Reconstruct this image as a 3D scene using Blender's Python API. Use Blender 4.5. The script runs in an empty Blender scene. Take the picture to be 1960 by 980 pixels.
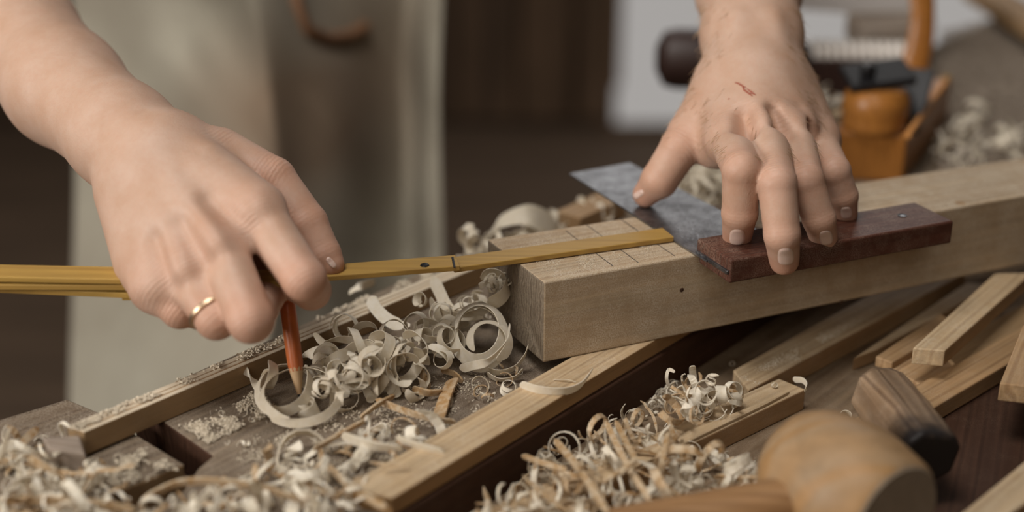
import bpy, bmesh, math, random
import numpy as np
from mathutils import Vector, Matrix, noise
from mathutils.bvhtree import BVHTree
random.seed(7); np.random.seed(7)
S = bpy.context.scene
C = S.collection
# ------------------------------------------------------------------ camera
F = 2700.0; PITCH = math.radians(23); CZ = 0.34
cam = bpy.data.cameras.new('camera'); camo = bpy.data.objects.new('camera', cam); C.objects.link(camo)
cam.sensor_width = 36; cam.lens = F*36/1960
cam.clip_start = .02; cam.clip_end = 60
camo.location = (0, 0, CZ); camo.rotation_euler = (math.radians(90)-PITCH, 0, 0)
cam.dof.use_dof = True; cam.dof.focus_distance = .718; cam.dof.aperture_fstop = 2.7; cam.dof.aperture_blades = 0
S.camera = camo
# ------------------------------------------------------------------ world, lights, exposure
S.view_settings.view_transform = 'Standard'; S.view_settings.look = 'None'
S.view_settings.gamma = 1; S.view_settings.use_curve_mapping = False
S.view_settings.exposure = -0.17
w = bpy.data.worlds.new('world'); S.world = w; w.use_nodes = True
w.node_tree.nodes['Background'].inputs[0].default_value = (1, .86, .72, 1)
w.node_tree.nodes['Background'].inputs[1].default_value = .022
def area(name, loc, target, size, power, col, sy=None):
    l = bpy.data.lights.new(name, 'AREA'); l.energy = power; l.color = col; l.size = size
    if sy: l.shape = 'RECTANGLE'; l.size_y = sy
    o = bpy.data.objects.new(name, l); C.objects.link(o); o.location = loc
    o.rotation_euler = (Vector(target)-Vector(loc)).to_track_quat('-Z', 'Y').to_euler(); return o
area('assumed_left_daylight', (-1.9, -.30, .72), (0, .75, .05), .7, 36, (1, .95, .89), .6)  # assumed daylight from an unseen left window; bare lamp, no opening modelled
area('overhead_soft_fill', (-.45, .20, 2.05), (0, .75, 0), .8, 32, (1, .96, .91), .8)  # added overhead soft light to brighten upward faces, no roof window there
area('front_fill', (-.45, -1.15, 1.15), (0, .72, .0), 1.0, 9, (1, .90, .78), .9)  # added fill from the camera side, no window behind it
area('assumed_back_daylight', (.55, 3.75, 1.55), (.2, .8, 0), 1.5, 15, (1, .97, .94), 1.0)  # assumed daylight: bare lamp above the glazed door, added for the blade's sheen

def P(px, py, d):
    s, c = math.sin(PITCH), math.cos(PITCH)
    x = (px-980)/F; u = (490-py)/F
    return Vector((x*d, (c+s*u)*d, CZ+(-s+c*u)*d))
def G(px, py, z=0.0):
    s, c = math.sin(PITCH), math.cos(PITCH)
    u = (490-py)/F
    return P(px, py, (z-CZ)/(-s+c*u))

# ------------------------------------------------------------------ materials
def mat(name, base=(.5, .5, .5), rough=.6, metal=0, **kw):
    m = bpy.data.materials.new(name); m.use_nodes = True
    b = m.node_tree.nodes['Principled BSDF']
    b.inputs['Base Color'].default_value = (*base, 1); b.inputs['Roughness'].default_value = rough
    b.inputs['Metallic'].default_value = metal
    for k, v in kw.items(): b.inputs[k].default_value = v
    return m
def N(m, t, **kw):
    n = m.node_tree.nodes.new(t)
    for k, v in kw.items():
        if k in n.inputs.keys() if isinstance(k, str) else False: n.inputs[k].default_value = v
        else: setattr(n, k, v)
    return n
def L(m, a, b): m.node_tree.links.new(a, b)
def ramp(m, fac, stops):
    r = N(m, 'ShaderNodeValToRGB'); e = r.color_ramp.elements
    while len(e) < len(stops): e.new(.5)
    for i, (p, c) in enumerate(stops): e[i].position = p; e[i].color = (*c, 1)
    L(m, fac, r.inputs[0]); return r.outputs[0]
def mixc(m, fac, a, b, mode='MIX'):
    x = m.node_tree.nodes.new('ShaderNodeMix'); x.data_type = 'RGBA'; x.blend_type = mode
    for s, v in ((x.inputs[0], fac), (x.inputs[6], a), (x.inputs[7], b)):
        if isinstance(v, (int, float)): s.default_value = v
        elif isinstance(v, tuple): s.default_value = (*v, 1)
        else: L(m, v, s)
    return x.outputs[2]
def noise_n(m, vec, scale, detail=4, rough=.6, dist=0):
    n = m.node_tree.nodes.new('ShaderNodeTexNoise'); n.inputs['Scale'].default_value = scale
    n.inputs['Detail'].default_value = detail; n.inputs['Roughness'].default_value = rough; n.inputs['Distortion'].default_value = dist
    if vec: L(m, vec, n.inputs['Vector'])
    return n.outputs[0]
def mapping(m, scale, rot=(0, 0, 0), kind='Object'):
    tc = m.node_tree.nodes.new('ShaderNodeTexCoord'); mp = m.node_tree.nodes.new('ShaderNodeMapping')
    mp.inputs['Scale'].default_value = scale; mp.inputs['Rotation'].default_value = rot
    L(m, tc.outputs[kind], mp.inputs['Vector']); return mp.outputs[0]
def bump(m, h, strength=.3, dist=.0005):
    b = m.node_tree.nodes.new('ShaderNodeBump'); b.inputs['Strength'].default_value = strength; b.inputs['Distance'].default_value = dist
    L(m, h, b.inputs['Height']); L(m, b.outputs[0], m.node_tree.nodes['Principled BSDF'].inputs['Normal'])
def wood(name, light, dark, rough=.62, ring=34, fibre=260, dust=0, dustcol=(.62, .54, .43), spec=.3, stretch=.05, contrast=1.0, bump_s=.35, axis=0):
    """grain runs along local X (or axis)"""
    m = mat(name, light, rough); b = m.node_tree.nodes['Principled BSDF']; b.inputs['Specular IOR Level'].default_value = spec
    sc = [1, 1, 1]; sc[axis] = stretch
    v = mapping(m, tuple(sc))
    warp = noise_n(m, v, 22, 2, .5, .6)
    a = N(m, 'ShaderNodeTexWave'); a.wave_type = 'BANDS'; a.bands_direction = 'Y' if axis != 1 else 'X'
    a.inputs['Scale'].default_value = ring; a.inputs['Distortion'].default_value = 7; a.inputs['Detail'].default_value = 2; a.inputs['Detail Scale'].default_value = 1.2
    L(m, v, a.inputs['Vector'])
    c1 = ramp(m, a.outputs[1], [(0, tuple(l*(1-.35*contrast)+d*.35*contrast for l, d in zip(light, dark))), (.75, light), (1, tuple(l*(1-.6*contrast)+d*.6*contrast for l, d in zip(light, dark)))])
    fb = noise_n(m, v, fibre, 5, .7)
    f2 = ramp(m, fb, [(.3, tuple(.72+.28*(1-contrast) for _ in range(3))), (.7, (1.08, 1.06, 1.04))])
    c2 = mixc(m, 1, c1, f2, 'MULTIPLY')
    c3 = mixc(m, ramp(m, warp, [(.42, (0, 0, 0)), (.72, (.55*contrast,)*3)]), c2, dark)
    if dust:
        v2 = mapping(m, (1, 1, 1)); n1 = noise_n(m, v2, 55, 6, .75); n2 = noise_n(m, v2, 1500, 2, .6)
        dm = mixc(m, 1, ramp(m, n1, [(.5-.25*dust, (0, 0, 0)), (.75, (1, 1, 1))]), ramp(m, n2, [(.42, (0, 0, 0)), (.56, (1, 1, 1))]), 'MULTIPLY')
        c3 = mixc(m, mixc(m, 1, dm, (dust,)*3, 'MULTIPLY'), c3, dustcol)
    L(m, c3, b.inputs['Base Color']); bump(m, fb, bump_s, .0004)
    return m
M = {}
M['pine'] = wood('pale_pine', (.58, .435, .265), (.34, .215, .115), dust=.45, dustcol=(.70, .62, .50))
M['pine_beam'] = wood('planed_pine_beam', (.54, .42, .275), (.33, .215, .12), ring=42, dust=.7, dustcol=(.72, .65, .54), contrast=1.25, stretch=.03)
M['endgrain'] = wood('dirty_end_grain', (.34, .28, .205), (.13, .09, .06), ring=60, fibre=600, stretch=1, dust=.4, contrast=1.3, bump_s=.8)
M['oak_slat'] = wood('honey_slat', (.46, .30, .155), (.24, .13, .06), dust=.25)
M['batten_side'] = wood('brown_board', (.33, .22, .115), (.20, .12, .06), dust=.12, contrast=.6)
M['dark_wood'] = wood('dark_reddish_wood', (.085, .042, .026), (.035, .017, .011), spec=.15, rough=.6, dust=.15, dustcol=(.25, .18, .13))
M['bench'] = wood('old_grey_bench', (.235, .18, .125), (.08, .052, .035), rough=.85, spec=.12, ring=26, fibre=300, dust=.75, dustcol=(.42, .36, .29), stretch=.08, bump_s=.8)
M['tray'] = wood('tray_board', (.29, .21, .135), (.13, .08, .045), rough=.85, spec=.12, ring=20, fibre=300, dust=.5, dustcol=(.42, .34, .26), stretch=.06)
M['rosewood'] = wood('red_rosewood', (.115, .040, .024), (.03, .011, .008), rough=.5, ring=50, fibre=200, dust=.40, dustcol=(.45, .34, .26), spec=.3, stretch=.08)
M['ruler'] = wood('yellow_ruler_paint', (.44, .275, .070), (.24, .12, .035), rough=.42, ring=25, fibre=260, spec=.4, stretch=.06, contrast=.6)
M['plane_wood'] = wood('varnished_plane_wood', (.40, .165, .035), (.20, .07, .016), rough=.34, ring=40, fibre=200, spec=.4, stretch=.1, contrast=.7)
M['old_block'] = wood('worn_block_wood', (.30, .20, .12), (.08, .04, .02), rough=.55, ring=40, fibre=220, dust=.35, dustcol=(.48, .41, .33), stretch=.12, contrast=1.2, axis=2)
M['mallet'] = wood('mallet_beech', (.34, .235, .14), (.36, .19, .065), rough=.5, ring=14, fibre=120, stretch=.6, contrast=1.0)
M['mallet_end'] = wood('mallet_end_grain', (.27, .215, .16), (.20, .15, .10), rough=.7, ring=30, fibre=300, stretch=1, contrast=.6)
M['charred'] = mat('dark_block_end', (.022, .016, .014), .6)
M['mallet_handle'] = wood('mallet_handle_wood', (.36, .21, .10), (.20, .09, .03), rough=.5, stretch=.1)
M['plank'] = wood('dark_wall_plank', (.17, .105, .062), (.045, .028, .018), rough=.8, ring=3, fibre=20, stretch=.1, axis=2)
M['shaving'] = mat('pale_shaving', (.80, .72, .58), .55, **{'Subsurface Weight': .0, 'Specular IOR Level': .35})
def shav(name, c, c2, rough=.6):
    m = mat(name, c, rough); b = m.node_tree.nodes['Principled BSDF']; b.inputs['Specular IOR Level'].default_value = .3
    v = mapping(m, (1, 1, 1)); n = noise_n(m, v, 300, 4, .6); oi = N(m, 'ShaderNodeObjectInfo')
    cc = mixc(m, ramp(m, n, [(.4, (0, 0, 0)), (.65, (1, 1, 1))]), c, c2)
    cc = mixc(m, 1, cc, ramp(m, oi.outputs['Random'], [(0, (.88, .84, .78)), (1, (1.05, 1.05, 1.05))]), 'MULTIPLY')
    L(m, cc, b.inputs['Base Color'])
    out = m.node_tree.nodes['Material Output']; tr = N(m, 'ShaderNodeBsdfTranslucent'); L(m, cc, tr.inputs[0])
    mx = N(m, 'ShaderNodeMixShader'); mx.inputs[0].default_value = .28
    L(m, b.outputs[0], mx.inputs[1]); L(m, tr.outputs[0], mx.inputs[2]); L(m, mx.outputs[0], out.inputs[0])
    return m
M['shaving'] = shav('pale_shaving', (.90, .85, .75), (.84, .77, .63))
M['chip'] = shav('tan_chip', (.70, .58, .42), (.50, .31, .14))
M['chip_o'] = shav('orange_chip', (.50, .30, .13), (.66, .52, .36))
M['dust'] = mat('sawdust', (.62, .54, .42), .9)
M['dust_grey'] = mat('grey_sawdust', (.36, .295, .235), .9)
M['steel'] = mat('worn_steel', (.30, .31, .33), .33, 1)
def worn_steel(m):
    v = mapping(m, (1, 1, 1)); n = noise_n(m, v, 60, 6, .7); n2 = noise_n(m, v, 700, 3, .7)
    b = m.node_tree.nodes['Principled BSDF']
    L(m, ramp(m, n, [(.35, (.13, .13, .14)), (.6, (.34, .35, .37))]), b.inputs['Base Color'])
    L(m, ramp(m, n2, [(.3, (.25,)*3), (.75, (.6,)*3)]), b.inputs['Roughness'])
    bump(m, n2, .12, .0002)
worn_steel(M['steel'])
M['dark_iron'] = mat('blackened_iron', (.014, .013, .014), .38, .3)
M['orange'] = mat('orange_varnish', (.62, .27, .07), .6)
M['lead'] = mat('graphite', (.03, .03, .035), .35, .3)
M['ring'] = mat('gold_ring', (.55, .40, .27), .38, 1)
M['red_paint'] = wood('red_pencil_paint', (.58, .165, .045), (.26, .04, .025), rough=.33, ring=12, fibre=80, spec=.5, contrast=.7, axis=2)
M['pencil_wood'] = mat('pencil_cedar', (.50, .33, .18), .6)
M['mark'] = mat('pencil_mark', (.045, .035, .03), .7)
M['nail'] = mat('fingernail', (.74, .55, .47), .25, **{'Subsurface Weight': .25, 'Subsurface Radius': (.004, .0015, .001), 'Specular IOR Level': .55})
M['scab'] = mat('dried_scratch', (.34, .10, .06), .6)
M['hair'] = mat('arm_hair', (.40, .26, .15), .5)
M['white_card'] = mat('white_painted_board', (.82, .78, .75), .6)
def translucent(m, f):
    b = m.node_tree.nodes['Principled BSDF']; out = m.node_tree.nodes['Material Output']; tr = N(m, 'ShaderNodeBsdfTranslucent'); tr.inputs[0].default_value = b.inputs['Base Color'].default_value
    mx = N(m, 'ShaderNodeMixShader'); mx.inputs[0].default_value = f; L(m, b.outputs[0], mx.inputs[1]); L(m, tr.outputs[0], mx.inputs[2]); L(m, mx.outputs[0], out.inputs[0])
translucent(M['white_card'], .6)
M['vise_grey'] = wood('vise_grey_wood', (.36, .30, .25), (.2, .15, .11), stretch=.1)
M['screw'] = mat('screw_steel', (.75, .70, .65), .45, .1)
M['darkround'] = mat('dark_brown_varnish', (.035, .016, .012), .5)
M['denim'] = mat('dark_trousers', (.022, .02, .024), .9)
M['shirt'] = mat('dark_shirt', (.05, .04, .035), .9)
def skin():
    m = mat('skin', (.6, .4, .3), .52); b = m.node_tree.nodes['Principled BSDF']
    b.inputs['Subsurface Weight'].default_value = .15; b.inputs['Subsurface Radius'].default_value = (.0045, .0018, .0011); b.inputs['Subsurface Scale'].default_value = 1
    b.inputs['Specular IOR Level'].default_value = .38
    v = mapping(m, (1, 1, 1))
    at = N(m, 'ShaderNodeAttribute', attribute_name='skin'); sp = N(m, 'ShaderNodeSeparateColor'); L(m, at.outputs['Color'], sp.inputs[0])
    n1 = noise_n(m, v, 60, 4, .6); n2 = noise_n(m, v, 420, 3, .6)
    base = ramp(m, n1, [(.3, (.50, .315, .22)), (.7, (.56, .385, .295))])
    base = mixc(m, mixc(m, 1, ramp(m, n2, [(.45, (0,)*3), (.72, (1,)*3)]), (.22,)*3, 'MULTIPLY'), base, (.50, .27, .18))
    base = mixc(m, sp.outputs[0], base, (.56, .215, .125))
    L(m, base, b.inputs['Base Color'])
    # fine skin relief + folds over the knuckles (green = fold phase, blue = fold amount)
    vor = N(m, 'ShaderNodeTexVoronoi'); vor.inputs['Scale'].default_value = 900; L(m, v, vor.inputs['Vector'])
    ad = N(m, 'ShaderNodeMath', operation='MULTIPLY_ADD'); L(m, sp.outputs[1], ad.inputs[0]); ad.inputs[1].default_value = 60
    nn = N(m, 'ShaderNodeMath', operation='MULTIPLY'); L(m, n2, nn.inputs[0]); nn.inputs[1].default_value = 5; L(m, nn.outputs[0], ad.inputs[2])
    sn = N(m, 'ShaderNodeMath', operation='SINE'); L(m, ad.outputs[0], sn.inputs[0])
    mu = N(m, 'ShaderNodeMath', operation='MULTIPLY'); L(m, sn.outputs[0], mu.inputs[0]); L(m, sp.outputs[2], mu.inputs[1])
    m2 = N(m, 'ShaderNodeMath', operation='MULTIPLY_ADD'); L(m, vor.outputs[0], m2.inputs[0]); m2.inputs[1].default_value = .35; L(m, mu.outputs[0], m2.inputs[2])
    m3 = N(m, 'ShaderNodeMath', operation='MULTIPLY_ADD'); L(m, n1, m3.inputs[0]); m3.inputs[1].default_value = 1.2; L(m, m2.outputs[0], m3.inputs[2])
    bump(m, m3.outputs[0], .22, .0006)
    return m
M['skin'] = skin()
def linen():
    m = mat('linen', (.40, .37, .30), .9); b = m.node_tree.nodes['Principled BSDF']
    v = mapping(m, (1, 1, 1)); n = noise_n(m, v, 7, 5, .6); n2 = noise_n(m, v, 900, 2, .5)
    at = N(m, 'ShaderNodeAttribute', attribute_name='shade_stain')
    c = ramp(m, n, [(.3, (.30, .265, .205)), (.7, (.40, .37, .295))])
    c = mixc(m, at.outputs['Fac'], c, (.15, .088, .048))  # brown of the shaded folds, with some dirt, put into the cloth colour
    L(m, c, b.inputs['Base Color']); bump(m, n2, .3, .0006); return m
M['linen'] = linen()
def glow(name, col, s):
    m = mat(name, (0, 0, 0)); b = m.node_tree.nodes['Principled BSDF']
    b.inputs['Emission Color'].default_value = (*col, 1); b.inputs['Emission Strength'].default_value = s; return m
M['daylight'] = glow('daylight_glass', (1, .95, .91), .42)
M['floor'] = wood('workshop_floor', (.17, .115, .075), (.09, .06, .042), rough=.8, ring=2, fibre=14, stretch=.2)

# ------------------------------------------------------------------ object helpers
def link(name, me, parent=None):
    o = bpy.data.objects.new(name, me); C.objects.link(o)
    if parent: o.parent = parent
    return o
def mesh_obj(name, verts, faces, m, parent=None, smooth=False):
    me = bpy.data.meshes.new(name); me.from_pydata([tuple(v) for v in verts], [], faces); me.update()
    if m: me.materials.append(m)
    if smooth: me.shade_smooth()
    return link(name, me, parent)
def tag(o, label, cat, group=None, kind=None):
    o['label'] = label; o['category'] = cat
    if group: o['group'] = group
    if kind: o['kind'] = kind
    return o
def struct(o): o['kind'] = 'structure'; return o
def empty(name, loc=(0, 0, 0), rz=0):
    o = bpy.data.objects.new(name, None); C.objects.link(o); o.location = loc; o.rotation_euler = (0, 0, rz); o.empty_display_size = .02; return o
def inv(parent, o):
    """keep world placement of o under parent (parent placed by loc + z rotation)"""
    Mp = Matrix.Translation(parent.location) @ parent.rotation_euler.to_matrix().to_4x4()
    o.parent = parent; o.matrix_parent_inverse = Mp.inverted(); return o
def bevel(o, w, seg=2):
    b = o.modifiers.new('bevel', 'BEVEL'); b.width = w; b.segments = seg; b.limit_method = 'ANGLE'; b.angle_limit = math.radians(40); return o
def prism(name, top, zt, zb, m, bev=.0006, endmat=None, jag=0, parent=None, drop=None, sub=0):
    """upright prism whose top outline is given (world xy); local X runs along its long edge; first edge top[0]->top[1] is the long one"""
    a = Vector(top[0][:2]); b = Vector(top[1][:2]); d = (b-a).normalized(); ang = math.atan2(d.y, d.x)
    R = Matrix.Rotation(-ang, 2)
    loc = Vector((a.x, a.y, zb))
    pts = [R @ (Vector(p[:2])-a) for p in top]
    area2 = sum(p.x*q.y-q.x*p.y for p, q in zip(pts, pts[1:]+pts[:1]))
    if area2 < 0: pts.reverse()
    n = len(pts); h = zt-zb
    dz = drop or [0]*n
    V = [(p.x, p.y, 0) for p in pts]+[(p.x, p.y, h) for p in pts]
    Fc = [tuple(range(n-1, -1, -1)), tuple(range(n, 2*n))]+[(i, (i+1) % n, n+(i+1) % n, n+i) for i in range(n)]
    o = mesh_obj(name, V, Fc, m, parent)
    o.location = loc; o.rotation_euler = (0, 0, ang)
    if endmat:
        o.data.materials.append(endmat)
        for f in o.data.polygons:
            if abs(f.normal.x) > .8: f.material_index = 1
    if bev: bevel(o, bev)
    return o
def board(name, a, b, wd, zt, th, m, label=None, cat=None, group=None, side=1, bev=.0007, endmat=None):
    """board with front-top edge from a to b, width wd going to the left of a->b (side=1)"""
    a = Vector(a[:2]); b = Vector(b[:2]); n = Vector((-(b-a).y, (b-a).x)).normalized()*wd*side
    o = prism(name, [a, b, b+n, a+n], zt, zt-th, m, bev, endmat)
    if label: tag(o, label, cat, group)
    return o
def frame_sweep(pts, radii, seg=12, cap=True):
    """tube along points -> verts, faces"""
    V = []; Fc = []; n = len(pts); up = Vector((.13, .21, .97)); prev = None
    for i, p in enumerate(pts):
        t = (pts[min(i+1, n-1)]-pts[max(i-1, 0)]).normalized()
        x = (prev - t*prev.dot(t)) if prev else t.cross(up)
        if x.length < 1e-6: x = t.cross(Vector((1, 0, 0)))
        x.normalize(); prev = x; y = t.cross(x)
        for k in range(seg):
            a = 2*math.pi*k/seg
            V.append(p+(x*math.cos(a)+y*math.sin(a))*radii[i])
    for i in range(n-1):
        for k in range(seg):
            k2 = (k+1) % seg
            Fc.append((i*seg+k, i*seg+k2, (i+1)*seg+k2, (i+1)*seg+k))
    if cap: Fc.append(tuple(range(seg-1, -1, -1))); Fc.append(tuple((n-1)*seg+k for k in range(seg)))
    return V, Fc
def tube(name, pts, radii, m, parent=None, seg=12, smooth=True):
    V, Fc = frame_sweep([Vector(p) for p in pts], radii if isinstance(radii, (list, tuple)) else [radii]*len(pts), seg)
    o = mesh_obj(name, V, Fc, m, parent, smooth)
    if smooth:
        e = o.modifiers.new('edge', 'EDGE_SPLIT'); e.split_angle = math.radians(50)
    return o
def lathe(name, prof, m, parent=None, seg=32, mw=None):
    V = []; Fc = []; n = len(prof)
    for r, z in prof:
        for k in range(seg): a = 2*math.pi*k/seg; V.append(Vector((r*math.cos(a), r*math.sin(a), z)))
    for i in range(n-1):
        for k in range(seg):
            k2 = (k+1) % seg; Fc.append((i*seg+k, i*seg+k2, (i+1)*seg+k2, (i+1)*seg+k))
    Fc.append(tuple(range(seg-1, -1, -1))); Fc.append(tuple((n-1)*seg+k for k in range(seg)))
    if mw: V = [mw @ v for v in V]
    o = mesh_obj(name, V, Fc, m, parent, True)
    e = o.modifiers.new('edge', 'EDGE_SPLIT'); e.split_angle = math.radians(45)
    return o
def axis_mat(loc, z, x=(0, 0, 1)):
    z = Vector(z).normalized(); x = Vector(x); x = (x-z*x.dot(z))
    if x.length < 1e-5: x = Vector((1, 0, 0)); x = x-z*x.dot(z)
    x.normalize(); y = z.cross(x)
    return Matrix.Translation(loc) @ Matrix((x, y, z)).transposed().to_4x4()
def box_geo(V, Fc, mw, sx, sy, sz):
    b = len(V)
    for z in (-.5, .5):
        for x, y in ((-.5, -.5), (.5, -.5), (.5, .5), (-.5, .5)): V.append(mw @ Vector((x*sx, y*sy, z*sz)))
    for f in ((3, 2, 1, 0), (4, 5, 6, 7), (0, 1, 5, 4), (1, 2, 6, 5), (2, 3, 7, 6), (3, 0, 4, 7)): Fc.append(tuple(b+i for i in f))
def box(name, mw, s, m, parent=None, bev=0):
    V = []; Fc = []; box_geo(V, Fc, mw, *s); o = mesh_obj(name, V, Fc, m, parent)
    if bev: bevel(o, bev)
    return o

#@@SETTING
# ------------------------------------------------------------------ room shell
FZ = -.92
struct(mesh_obj('floor', [(-4, -2, FZ), (4, -2, FZ), (4, 4.6, FZ), (-4, 4.6, FZ)], [(0, 1, 2, 3)], M['floor']))
wb = struct(mesh_obj('wall_back', [(-4, 4.0, FZ), (4, 4.0, FZ), (4, 4.1, FZ), (-4, 4.1, FZ), (-4, 4.0, 2.2), (4, 4.0, 2.2), (4, 4.1, 2.2), (-4, 4.1, 2.2)],
    [(0, 1, 5, 4), (1, 2, 6, 5), (2, 3, 7, 6), (3, 0, 4, 7), (4, 5, 6, 7)], M['plank']))
struct(mesh_obj('wall_left', [(-3.2, -2, FZ), (-3.1, -2, FZ), (-3.1, 4, FZ), (-3.2, 4, FZ), (-3.2, -2, 2.2), (-3.1, -2, 2.2), (-3.1, 4, 2.2), (-3.2, 4, 2.2)],
    [(0, 1, 5, 4), (1, 2, 6, 5), (2, 3, 7, 6), (3, 0, 4, 7), (4, 5, 6, 7)], M['plank']))
struct(mesh_obj('wall_right', [(3.1, -2, FZ), (3.2, -2, FZ), (3.2, 4, FZ), (3.1, 4, FZ), (3.1, -2, 2.2), (3.2, -2, 2.2), (3.2, 4, 2.2), (3.1, 4, 2.2)],
    [(0, 1, 5, 4), (1, 2, 6, 5), (2, 3, 7, 6), (3, 0, 4, 7), (4, 5, 6, 7)], M['plank']))
# wall boards: pieces of the back wall
x = -2.4; k = 0
while x < .26:
    wdt = random.choice([.10, .14, .12, .17]); g = random.choice([.008, .012, .03])
    V = []; Fc = []; box_geo(V, Fc, Matrix.Translation((x+wdt/2, 3.97, .5)), wdt, .05+random.random()*.02, 2.8)
    p = mesh_obj('plank', V, Fc, M['plank'], wb); x += wdt+g
# low glazed door / window in the back wall, daylight behind it
wi = empty('window_1', (.75, 3.9, 0)); struct(wi)
def wpart(name, c, s, m):
    V = []; Fc = []; box_geo(V, Fc, Matrix.Translation(Vector(c)-wi.location), *s); return mesh_obj(name, V, Fc, m, wi)
zt_, zb_ = 1.0, -.90
wpart('glass_pane', (.93, 3.92, (zt_+zb_)/2), (1.26, .02, zt_-zb_), M['daylight'])
wpart('frame', (.29, 3.9, .1), (.03, .09, 1.75), M['plank']); wpart('frame', (1.57, 3.9, .1), (.04, .09, 1.75), M['plank'])
wpart('sill', (.93, 3.9, zb_-.02), (1.34, .10, .04), M['plank']); wpart('rail', (.93, 3.88, -.345), (1.26, .05, .06), M['vise_grey'])

# ------------------------------------------------------------------ workbench
SE0 = G(750, 952, .009).xy; SE1 = G(1200, 683, .009).xy           # tray edge line
sd = (SE1-SE0).normalized()
BB0 = G(400, 700).xy; BB1 = G(1180, 355).xy; bd = (BB1-BB0).normalized()
gp0 = G(318, 811).xy; gp1 = G(407, 872).xy; gdir = (gp1-gp0).normalized()
def isect(p, d, q, e):
    den = d.x*e.y-d.y*e.x; t = ((q-p).x*e.y-(q-p).y*e.x)/den; return p+d*t
s0 = isect(gp0, gdir, BB0, bd); s1 = isect(gp1, gdir, SE0, sd)
bench = empty('workbench', (0, .7, FZ)); tag(bench, 'old grey wooden workbench strewn with shavings, with a sunken tool tray', 'workbench')
slab = inv(bench, prism('bench_top', [SE0-sd*.16, SE0+sd*.95, BB0+bd*1.22, s0, gp1, G(379, 896).xy, G(352, 938).xy, G(120, 1120).xy], 0, -.022, M['bench'], .0012))
jaw_side = M['batten_side']
def side_mat(o, m_):
    o.data.materials.append(m_)
    for f in o.data.polygons:
        if abs(f.normal.z) < .5: f.material_index = len(o.data.materials)-1
side_mat(slab, M['dark_wood'])  # dark sides also paint in the shade inside the slot
rail = inv(bench, prism('tray_edge_board', [s1-sd*.05+Vector((.001, -.001)), SE0+sd*.96+Vector((.001, -.001)), SE0+sd*.96+Vector((-.012, .012)), s1-sd*.05+Vector((-.012, .012))], -.0012, -.07, M['dark_wood'], .001))
rail['label'] = 'dark reddish board edging the tool tray'
# left jaw block beyond the dog slot
j0 = G(277, 838).xy; j1 = G(353, 885).xy; j2 = G(208, 943).xy; j3 = G(-120, 1060).xy
jj = isect(j0, (j1-j0).normalized(), BB0, bd)
jaw = inv(bench, prism('end_jaw', [j1, j2, j3, G(-200, 860).xy, G(128, 760).xy, jj], -.001, -.020, M['bench'], .0010)); side_mat(jaw, M['batten_side'])
inv(bench, prism('lower_rail', [G(-300, 1300, -.04).xy, G(900, 1300, -.04).xy, G(520, 900, -.04).xy, G(330, 905, -.04).xy, G(-60, 1010, -.04).xy], -.0222, -.05, M['dark_wood'], 0))
# tool tray floor and far rim
TF = -.024
def off(p, n): return Vector((p[0]+n[0], p[1]+n[1]))
nr = Vector((sd.y, -sd.x))
q0 = SE0-sd*.3; q1 = SE0+sd*.95
t_far = isect(G(1640, 830, TF).xy, sd, G(1640, 830, TF).xy+nr, Vector((1, 0)))
inv(bench, prism('tray_floor', [q0+nr*.0015, q1+nr*.0015, q1+nr*.26, q0+nr*.26], TF, TF-.02, M['tray'], 0))
inv(bench, prism('tray_rim', [G(1660, 1010, TF).xy, G(1700, 860, TF).xy, G(1975, 660, TF).xy, G(2300, 660, TF).xy, G(2300, 1010, TF).xy], TF+.0015, TF-.03, M['dark_wood'], .001))
for lx, ly in ((-.08, .60), (.35, 1.22), (.12, .52), (.52, .98)):
    V = []; Fc = []; box_geo(V, Fc, Matrix.Translation((lx-0, ly-.7, (FZ+.0)/2-FZ-.05+.0)), .07, .07, -FZ-.12)
    o = mesh_obj('leg', V, Fc, M['dark_wood'], bench); 

#@@BOARDS
# ------------------------------------------------------------------ beam and boards
bA = G(1041, 541, .054).xy; bB = G(933, 458, .054).xy
bdir = (G(1960, 374, .054).xy-bA).normalized(); bdir2 = (G(1960, 301, .054).xy-bB).normalized()
beam = prism('timber_beam', [bA, bA+bdir*.52, bB+bdir2*.50, bB], .054, .0092, M['pine_beam'], .0009, M['endgrain'])
tag(beam, 'thick planed pine beam with dirty sawn end, carrying the try square and ruler', 'beam')
BEAM_INV = (Matrix.Translation(beam.location) @ beam.rotation_euler.to_matrix().to_4x4()).inverted()
def child_world(o, parent):
    Mp = Matrix.Translation(parent.location) @ parent.rotation_euler.to_matrix().to_4x4()
    o.data.transform(Mp.inverted()); o.parent = parent; return o
def strip(name, a, b, wd, z, th, m):
    a = Vector(a); b = Vector(b); d = (b-a); n = Vector((-d.y, d.x, 0)).normalized()*wd/2
    V = [a-n, b-n, b+n, a+n]; V = [Vector((v.x, v.y, z)) for v in V]+[Vector((v.x, v.y, z+th)) for v in V]
    return mesh_obj(name, V, [(3, 2, 1, 0), (4, 5, 6, 7), (0, 1, 5, 4), (1, 2, 6, 5), (2, 3, 7, 6), (3, 0, 4, 7)], m)
for p, q in (((1083, 442), (1174, 510)), ((1122, 430), (1222, 503)), ((1186, 418), (1291, 490)), ((1229, 414), (1326, 483)), ((1196, 425), (1214, 438))):
    child_world(strip('pencil_line', G(*p, .054), G(*q, .054), .00045, .05402, .00008, M['mark']), beam)
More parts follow.
